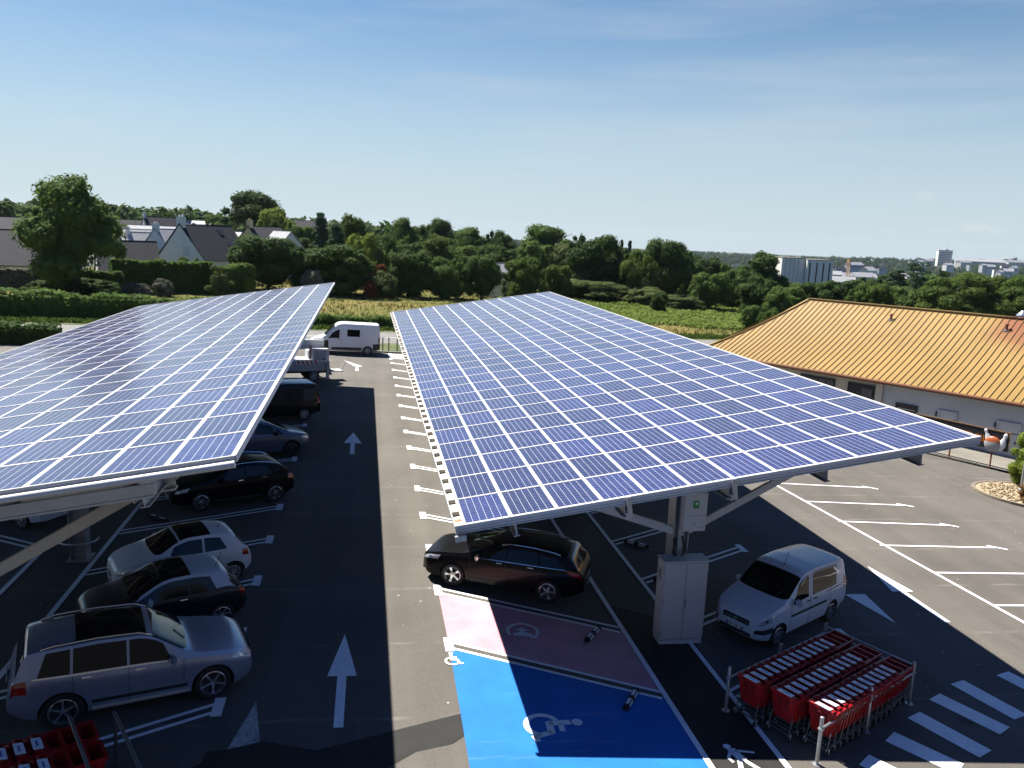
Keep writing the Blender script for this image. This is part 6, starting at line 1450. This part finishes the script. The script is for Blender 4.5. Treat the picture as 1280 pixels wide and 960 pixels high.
for a in (
 ('big broad leaved tree at the left, standing free in front of the houses', 86, 219, 112, 97, 'broad', 'mid', 0, None),
 ('tall dark oak standing above the roofs left of the belt', 316, 238, 82, 235, 'broad', 'dark', 1, None),
 ('round yellow green tree in front of the tall dark oak', 345, 258, 54, 200, 'broad', 'yellow', 2, None),
 ('dark round tree right of the large white house', 335, 292, 92, 122, 'round', 'dark', 0, None),
 ('wide dark bushy tree left of the yellow willow', 415, 304, 96, 124, 'round', 'dark', 1, TB),
 ('pale yellow green willow in the left part of the belt', 452, 289, 44, 140, 'round', 'yellow', 2, TB),
 ('slim dark conifer with a thin crooked top', 401, 262, 30, 165, 'conifer', 'conifer', 0, TB),
 ('dark blue green conifer left of the bright green pointed tree', 420, 277, 36, 160, 'conifer', 'conifer', 1, TB),
 ('bright green pointed tree above the yellow willow', 437, 266, 36, 172, 'tall', 'fresh', 0, TB),
 ('dark tree tucked right of the bright green pointed tree', 452, 277, 26, 180, 'tall', 'mid', 1, TB),
 ('small fresh green tree below the yellow green round tree', 352, 275, 34, 180, 'round', 'fresh', 1, TB),
 ('mid green tree behind the dark round tree', 378, 279, 44, 185, 'round', 'mid', 0, TB),
 ('dark green columnar cypress right of the yellow willow', 476, 308, 12, 138, 'tall', 'dark', 0, TB),
 ('large dark bush tree above the middle of the brown meadow', 511, 311, 62, 128, 'round', 'dark', 2, TB),
 ('grey green round tree right of the large dark bush tree', 560, 321, 50, 128, 'round', 'mid', 1, TB),
 ('dark bush tree left of the centre canopy edge', 604, 318, 48, 129, 'round', 'dark', 0, TB),
 ('yellowish green tree above the far edge of the right canopy', 655, 320, 52, 130, 'round', 'fresh', 2, TB),
 ('low bright green tree next to the canopy corner', 697, 329, 40, 132, 'round', 'fresh', 0, TB),
 ('rounded oak crown on the skyline left of centre', 504, 272, 44, 200, 'broad', 'mid', 0, TB),
 ('second rounded skyline oak', 552, 273, 40, 210, 'broad', 'dark', 1, TB),
 ('skyline tree between the two rounded oaks', 529, 278, 38, 215, 'round', 'mid', 2, TB),
 ('lower mid green tree under the skyline oaks', 545, 292, 54, 172, 'broad', 'fresh', 2, TB),
 ('mid green tree under the first skyline oak', 497, 292, 44, 165, 'round', 'mid', 1, TB),
 ('broad mid green tree in the centre of the belt', 588, 284, 56, 190, 'broad', 'mid', 0, TB),
 ('smaller skyline crown right of the centre tree', 622, 287, 44, 205, 'round', 'dark', 1, TB),
 ('wide domed tree, highest of the centre right skyline', 684, 281, 76, 190, 'broad', 'mid', 1, TB),
 ('grey green tree in front of the wide domed tree', 672, 300, 52, 160, 'round', 'mid', 2, TB),
 ('pale olive tree in front of the wide domed tree', 702, 305, 50, 158, 'broad', 'olive', 0, TB),
 ('big dark round tree right of the wide domed tree', 742, 292, 78, 156, 'round', 'dark', 1, TB),
 ('dark tree right of the big dark round tree', 768, 304, 46, 165, 'round', 'dark', 2, TB),
 ('bright green spreading tree at the right edge of the tall belt', 799, 311, 44, 148, 'round', 'fresh', 1, TB),
 ('tall dark tree at the right shoulder of the belt', 836, 296, 66, 158, 'round', 'dark', 0, TB),
 ('dark tree falling away right of the tall dark shoulder tree', 880, 318, 56, 165, 'round', 'dark', 2, TB),
 ('green round tree in front of the falling shoulder', 889, 339, 50, 140, 'round', 'mid', 0, TB),
 ('dark tree left of the loose dark tree', 918, 330, 44, 150, 'round', 'mid', 1, TB),
 ('loose dark tree in front of the pale ribbed hall', 955, 313, 58, 150, 'broad', 'dark', 2, TB),
 ('dark lower tree under the loose dark tree', 950, 344, 52, 140, 'round', 'dark', 1, TB),
 ('green tree right of the loose dark tree', 985, 356, 48, 132, 'round', 'mid', 2, TB),
 ('dark tree in front of the pale ribbed hall corner', 1012, 351, 46, 150, 'round', 'dark', 0, TB),
 ('dark rounded tree behind the roof ridge end', 1048, 348, 54, 140, 'round', 'dark', 2, TB),
 ('light green round tree behind the middle of the ochre roof', 1090, 352, 52, 128, 'round', 'fresh', 0, TB),
 ('dark pine standing over the light green round tree', 1122, 334, 44, 160, 'conifer', 'conifer', 0, TB),
 ('flat layered dark cedar under the white tower', 1152, 322, 40, 170, 'cedar', 'conifer', 0, TB),
 ('dark tree low behind the ochre roof', 1128, 358, 62, 130, 'round', 'mid', 1, TB),
 ('bright green oak behind the right part of the ochre roof', 1182, 347, 64, 124, 'broad', 'fresh', 0, TB),
 ('widest bright green oak behind the ochre roof', 1217, 341, 76, 128, 'broad', 'fresh', 1, TB),
 ('bright green oak left of the silver cowl', 1249, 343, 62, 132, 'broad', 'fresh', 2, TB),
 ('bright green oak at the right edge of the picture', 1280, 347, 60, 126, 'broad', 'fresh', 0, TB),
 ('tight dark poplar clump at the far left skyline', 9, 247, 16, 300, 'tall', 'dark', 0, None),
 ('pale green hill tree at the far left skyline', 30, 255, 40, 330, 'round', 'mid', 0, None),
 ('small flat topped pine on the skyline among the roofs', 213, 261, 26, 300, 'cedar', 'dark', 0, None),
 ('second flat topped pine on the skyline among the roofs', 229, 263, 20, 302, 'cedar', 'dark', 0, None),
 ('small dark fir on the centre right skyline', 778, 297, 10, 230, 'conifer', 'conifer', 0, TB),
 ('second small dark fir on the centre right skyline', 788, 298, 12, 232, 'conifer', 'conifer', 1, TB),
 ('green hill tree left of the tall dark oak', 277, 268, 44, 260, 'round', 'mid', 1, None),
): treeat(*a)
fr_ = random.Random(8)
def fern_fn(r):
    x, y = fern_pt(r); h = r.uniform(.1, .75)*(.6+.8*abs(mnoise.noise(Vector((x*.12, y*.12, 2))))); return Vector((x, y, T(x, y)+h)), Vector((0, 0, 1))
me_ = mesh_from(leaf_cloud(fr_, fern_fn, 26000, .34), LEAF['fern'], 'fern_bank'); o_ = bpy.data.objects.new('fern_bank', me_); COL.objects.link(o_); o_['kind'] = 'stuff'
# crooked leader of the slim conifer
for i in range(26):
    px = 372+i*25+rnd.uniform(-8, 8); line = 300 if px < 640 else (308 if px < 800 else 308+(px-800)*.23)
    treeat('dark tree standing deep inside the belt, mostly hidden by the trees in front', px, line+rnd.uniform(-6, 8), rnd.uniform(40, 58), rnd.uniform(176, 188) if px < 860 else rnd.uniform(160, 172), 'round', rnd.choice(('dark', 'mid', 'dark')), i % 3, 'trees deep inside the belt')
# shrubs
def shrub(label, px, top, wpx, Y, leaf, var=0, name='shrub', group=None, **k):
    t = treeat(label, px, top, wpx, Y, 'round', leaf, var, group, name, trunk=False, **k); t['category'] = 'shrub'
    b = MB(); b.tube([(0, 0, -.2), (.02, .02, .5)], [.06, .03], 6); b.obj('stem', M['wood'], t); return t
for a in (('grey green bramble thicket above the fern bank', 738, 349, 92, 146, 'olive', 0), ('grey bramble mound right of the thicket', 800, 358, 60, 142, 'olive', 1), ('small dark bush on the fern bank', 826, 365, 22, 128, 'dark', 2),
          ('low bramble along the fern bank top', 850, 369, 54, 136, 'olive', 2), ('low green bush at the right end of the fern bank', 940, 380, 26, 104, 'mid', 0), ('second low green bush by the roof tip', 962, 384, 26, 100, 'mid', 1),
          ('red leaved shrub at the foot of the willow', 472, 328, 24, 126, 'red', 0), ('tan green shrub below the red leaved shrub', 477, 338, 34, 122, 'olive', 1), ('rusty low shrub at the meadow edge', 463, 350, 16, 120, 'red', 1), ('white flowering shrub between the dark trees', 390, 336, 26, 119, 'white', 0),
          ('white flowering bush in front of the dark hedge', 170, 352, 34, 96, 'white', 0), ('small round green bush beside the left roadside', 36, 357, 28, 88, 'fresh', 0), ('pale bush against the tall hedge', 203, 348, 22, 104, 'white', 1),
          ('green bush in front of the large white house', 237, 321, 30, 120, 'fresh', 1), ('rounded silver green garden shrub by the white houses', 187, 309, 26, 160, 'olive', 0), ('yellow leaved shrub at the right end of the hedge', 311, 345, 14, 112, 'yellow', 0),
          ('dark bush at the trunk of the big tree', 112, 348, 60, 99, 'dark', 1), ('dark bush left of the big tree trunk', 62, 350, 50, 99, 'dark', 2)):
    shrub(*a, group='shrubs at the meadow and gardens')
t = treeat('small pale ornamental tree in front of the tall hedge', 274, 333, 30, 102, 'open', 'olive', 1)
def hedge(label, pts, w, h, leaf, n, size=.20, name='hedge'):
    P = [Vector((x, y, T(x, y))) for x, y in pts]; t = thing(name, label, 'hedge', P[0]); r = random.Random(len(label)*3); L = [(b-a).length for a, b in zip(P, P[1:])]
    def fn(r):
        i = r.choices(range(len(L)), L)[0]; f = r.random(); c = P[i].lerp(P[i+1], f); d = (P[i+1]-P[i]).normalized(); nn = Vector((-d.y, d.x, 0)); q = r.random(); hh = h*(1+(.26 if 'rough' in label or 'scrub' in label else .10)*mnoise.noise(c*.6)+.09*mnoise.noise(c*2.1))
        if q < .4: return c+nn*r.uniform(-w, w)+Vector((0, 0, hh+r.gauss(0, .06))), Vector((0, 0, 1))
        s = -1 if q < .72 else 1; return c+nn*s*(w+r.gauss(0, .07))*(1+.15*mnoise.noise(c*1.3))+Vector((0, 0, r.uniform(0, hh))), nn*s
    me = mesh_from(leaf_cloud(r, fn, n, size), LEAF[leaf], 'foliage'); me.transform(Matrix.Translation(-P[0])); o = bpy.data.objects.new('foliage', me); COL.objects.link(o); o.parent = t
    b = MB()
    for a, c in zip(P, P[1:]): b.bar(a-P[0]+Vector((0, 0, h*.44)), c-P[0]+Vector((0, 0, h*.44)), w*1.7, h*.86)
    b.obj('inner_foliage', LEAF[leaf], t)
    b = MB()
    for a, c in zip(P, P[1:]):
        for k in range(4): q = a.lerp(c, k/4)-P[0]; b.tube([q, q+Vector((0, 0, h*.5))], .04, 5)
    b.obj('stems', M['wood'], t); return t
def hq(px, Y): q = at(px, 300, Y); return (q.x, Y)
hedge('tall clipped dark hedge in front of the white houses', [hq(136, 107), hq(262, 112)], 1.2, 4.0, 'mid', 8000, .2)
hedge('shorter end of the clipped hedge by the dark round tree', [hq(262, 110), hq(312, 114)], 1.2, 3.8, 'mid', 3500, .2)
hedge('rough green hedge along the far side of the road at the left', [(-62, roady(-62)+9), (-36, roady(-36)+8.5), (-20, roady(-20)+9), (-12, roady(-12)+10)], 1.3, 2.2, 'mid', 9000, .2)
hedge('dark trimmed hedge along the near side of the road at the left', [(-48, 61.5), (-22, 63.2)], .9, 1.35, 'dark', 4500, .15)
hedge('pale flowering garden hedge left of the big tree', [hq(-30, 100), hq(45, 101)], .9, 2.4, 'white', 4200, .18)
hedge('dark garden hedge under the big tree', [hq(45, 101), hq(150, 104)], .9, 2.6, 'dark', 5200, .18)
hedge('low dark scrub along the far verge behind the white van', [(-10, roady(-10)+7.5), (3.5, roady(3.5)+7.5)], .8, 1.1, 'mid', 3000, .18)
hedge('bright garden hedge top behind the clipped hedge', [hq(170, 150), hq(206, 150)], 1.0, 3.4, 'fresh', 2400, .2)
t = thing('parasol', 'yellow green garden parasol in front of the white house', 'parasol', hp(200, 128)); b = MB(); b.tube([(0, 0, 0), (0, 0, 2.9)], .03, 6); b.obj('pole', M['galv'], t)
b = MB(); b.lathe([(1.6, 2.35), (.9, 2.72), (0, 3.0)], n=10); b.obj('canopy', M['yellowp'], t)
# young tree on the gravel island
tree('young light green tree beside the lamp post at the right edge', 31.75, 32.6, gz(31.7), 2.6, 1.5, 'tall', 'yellow', 1, None, 'young_tree')
tree('dry brown bush on the gravel bed', 30.2, 29.9, gz(30.2)+.1, .85, 1.7, 'round', 'brown', 1, None, 'dry_bush', trunk=False)['category'] = 'shrub'

# ------------------------------------------------------------------ the valley and the far town
q0, q1 = at(975, 322, 300), at(1030, 326, 300)
t = thing('ribbed_hall', 'large pale windowless hall with dark vertical slots', 'building', (q0.x+11, 306, q0.z-22), (0, 0, rad(-8)))
b = MB(); b.box((-4.5, 0, 11), (9.4, 16, 22)); b.box((5.6, -1.2, 10.8), (10.6, 18, 21.6)); b.obj('wall', M['hall'], t, bevel=.1)
b = MB(); b.box((-4.5, 0, 22.1), (9.6, 16.2, .3)); b.box((5.6, -1.2, 21.7), (10.8, 18.2, .3)); b.obj('roof', M['concrete'], t)
for x in (-7.6, -5.9, -4.2, -2.5):
    b = MB(); b.box((x, -8.02, 11), (.12, .1, 21)); b.obj('panel_joint', M['dkgalv'], t)
for x in (1.4, 4.2, 6.9, 9.4):
    b = MB(); b.box((x, -10.22, 10.6), (.55, .12, 20)); b.obj('window_slot', M['dark'], t)
q = at(1179, 328, 1500); t = thing('white_tower', 'white tower block on the far hill', 'building', (q.x, 1500, q.z-8), (0, 0, rad(-28)))
b = MB(); b.box((0, 0, 16), (26, 24, 32)); b.obj('wall', M['wallw'], t)
b = MB()
for k in range(8): b.box((0, -12.1, 4.5+k*3.4), (22, .3, 1.1))
b.obj('windows', M['dark'], t)
b = MB(); b.box((0, 0, 32.6), (27, 25, 1.2)); b.box((3, 0, 34.4), (8, 8, 2.6)); b.tube([(4, 0, 35), (4, 0, 44)], .3, 5); b.obj('roof', M['wallg'], t)
q = at(1059, 350, 500); t = thing('tower_crane', 'orange tower crane mast in the valley town', 'crane', (q.x, 500, q.z-3), (0, 0, rad(10))); b = MB()
for (x, y) in ((-.7, -.7), (.7, -.7), (.7, .7), (-.7, .7)): b.bar((x, y, 0), (x, y, 15), .25, .25, up=Vector((1, 0, 0)))
for k in range(7): b.bar((-.7, -.7, k*2.1), (.7, -.7, k*2.1+2.1), .15, .15); b.bar((.7, .7, k*2.1), (-.7, .7, k*2.1+2.1), .15, .15)
b.obj('mast', M['craneo'], t); b = MB(); b.box((0, 0, 15.8), (2, 2, 1.6)); b.obj('cab', M['craneo'], t)
# terraced white houses and sheds of the valley town, each its own thing
r_ = random.Random(21); n_ = 0
def townhouse(px, py, Y, w, l, h, lab, grp, yaw=None, roof='slate'):
    w, l, h = w*.62, l*.62, h*.7
    q = at(px, py, Y); t = thing('town_building', lab, 'building', (q.x, Y, q.z-h), (0, 0, yaw if yaw is not None else r_.uniform(-.6, .6)), grp)
    b = MB(); b.box((0, 0, h/2-3), (l, w, h+6)); b.obj('wall', M[r_.choice(('wallw', 'wallw', 'wallg'))], t)
    b = MB(); b.prism([(-w/2-.3, 0), (w/2+.3, 0), (0, w*.38)], -l/2-.2, l/2+.2, tf=lambda p: Vector((p.z, p.x, h+p.y))); b.obj('roof', M[roof], t)
    b = MB()
    for k in range(max(2, int(l/4))): b.box((-l/2+2+k*3.5, -w/2-.05, h*.55), (1.4, .15, 1.6))
    b.obj('windows', M['dark'], t)
for (px, py, Y, w, l, h, lab) in ((1040, 343, 420, 9, 16, 6, 'white sharp gabled house right of the ribbed hall'), (1070, 347, 520, 14, 46, 5, 'long low pale shed at the foot of the crane'), (1078, 346, 470, 12, 22, 6, 'cream flat shed right of the crane'),
    (1085, 338, 640, 14, 30, 9, 'white hall with curved look in mid valley'), (1068, 331, 900, 14, 42, 8, 'long white block on the near slope'), (1033, 340, 480, 9, 12, 6, 'white house beside the hall'), (1046, 352, 380, 12, 26, 5, 'pale low roof in front of the hall'),
    (1145, 349, 330, 10, 26, 4, 'white low roofs under the cedar'), (1258, 339, 900, 14, 30, 8, 'white building group on the right hillside'), (1250, 340, 880, 10, 12, 9, 'white gable on the right hillside'), (1160, 326, 1480, 16, 60, 9, 'long white block left of the tower'),
    (1225, 327, 1500, 20, 150, 9, 'long pale factory right of the tower'), (1205, 328, 1450, 18, 60, 7, 'pale hall at the foot of the tower'), (1270, 328, 1520, 20, 90, 8, 'pale sheds at the far right skyline'), (1150, 327, 1400, 14, 40, 8, 'pale row left of the long white block')):
    townhouse(px, py, Y, w, l, h, lab, 'buildings of the valley town', roof='slatel')
for i in range(44):
    px = r_.uniform(905, 1275); Y = r_.choice((900, 1150, 1300, 1600, 1900)); py = 324+ (1900-Y)/1900*20 + r_.uniform(-1.5, 4) + (px-1100)*.004
    townhouse(px, py, Y, r_.uniform(9, 14), r_.uniform(10, 26), r_.uniform(6, 10), 'small white house scattered among the woods of the far hill', 'houses on the far hill', roof=r_.choice(('slate', 'slatel', 'slate')))
q = at(1264, 328, 1700); t = thing('skyline_monument', 'small dark slanted block on the right skyline', 'structure', (q.x, 1700, q.z-4)); b = MB(); b.prism([(-8, 0), (9, 0), (11, 16), (2, 13), (-8, 8)], -5, 5, tf=lambda p: Vector((p.x, p.z, p.y))); b.obj('block', M['dkgalv'], t)
b = MB(); b.box((0, 0, -1), (24, 14, 2)); b.obj('base', M['concrete'], t)
# far woods: one mass of crowns that cannot be counted
vsA = []; fw = random.Random(5)
def farwood(name, n, rmin, rmax, a0, a1, hmin, hmax, leaf, per=70):
    arrs = []
    for _ in range(n):
        rr = rmin*(rmax/rmin)**fw.random(); a = rad(fw.uniform(a0, a1)); x, y = rr*math.sin(a), rr*math.cos(a)
        if mnoise.noise(Vector((x*.004, y*.004, 9))) < -.32: continue
        h = fw.uniform(hmin, hmax); s = h*fw.uniform(.45, .7); z = T(x, y); c = Vector((x, y, z+h*.5)); bl = [(c, (s, s, h*.55))]
        arrs.append(leaf_cloud(fw, blobs_fn(bl), per, h*.16))
    me = mesh_from(np.concatenate(arrs), LEAF[leaf], name); o = bpy.data.objects.new(name, me); COL.objects.link(o); o['kind'] = 'stuff'
farwood('far_woods', 3600, 900, 2900, 9, 47, 10, 17, 'far', 46)
farwood('valley_woods', 700, 230, 700, 21, 48, 7, 12, 'dark', 130)
farwood('hill_woods', 420, 300, 900, -34, 12, 6, 10, 'dark', 110)
# ------------------------------------------------------------------ the air between here and the far hill
m = bpy.data.materials.new('haze_air'); m.use_nodes = True; n = m.node_tree.nodes; n.remove(n['Principled BSDF'])
pv = n.new('ShaderNodeVolumePrincipled'); pv.inputs['Color'].default_value = (.72, .82, .95, 1); pv.inputs['Density'].default_value = .000035; pv.inputs['Anisotropy'].default_value = .2
m.node_tree.links.new(pv.outputs[0], n['Material Output'].inputs['Volume'])
b = MB(); b.box((0, 900, 5), (7000, 7000, 130)); o = b.obj('haze', m); o['kind'] = 'stuff'
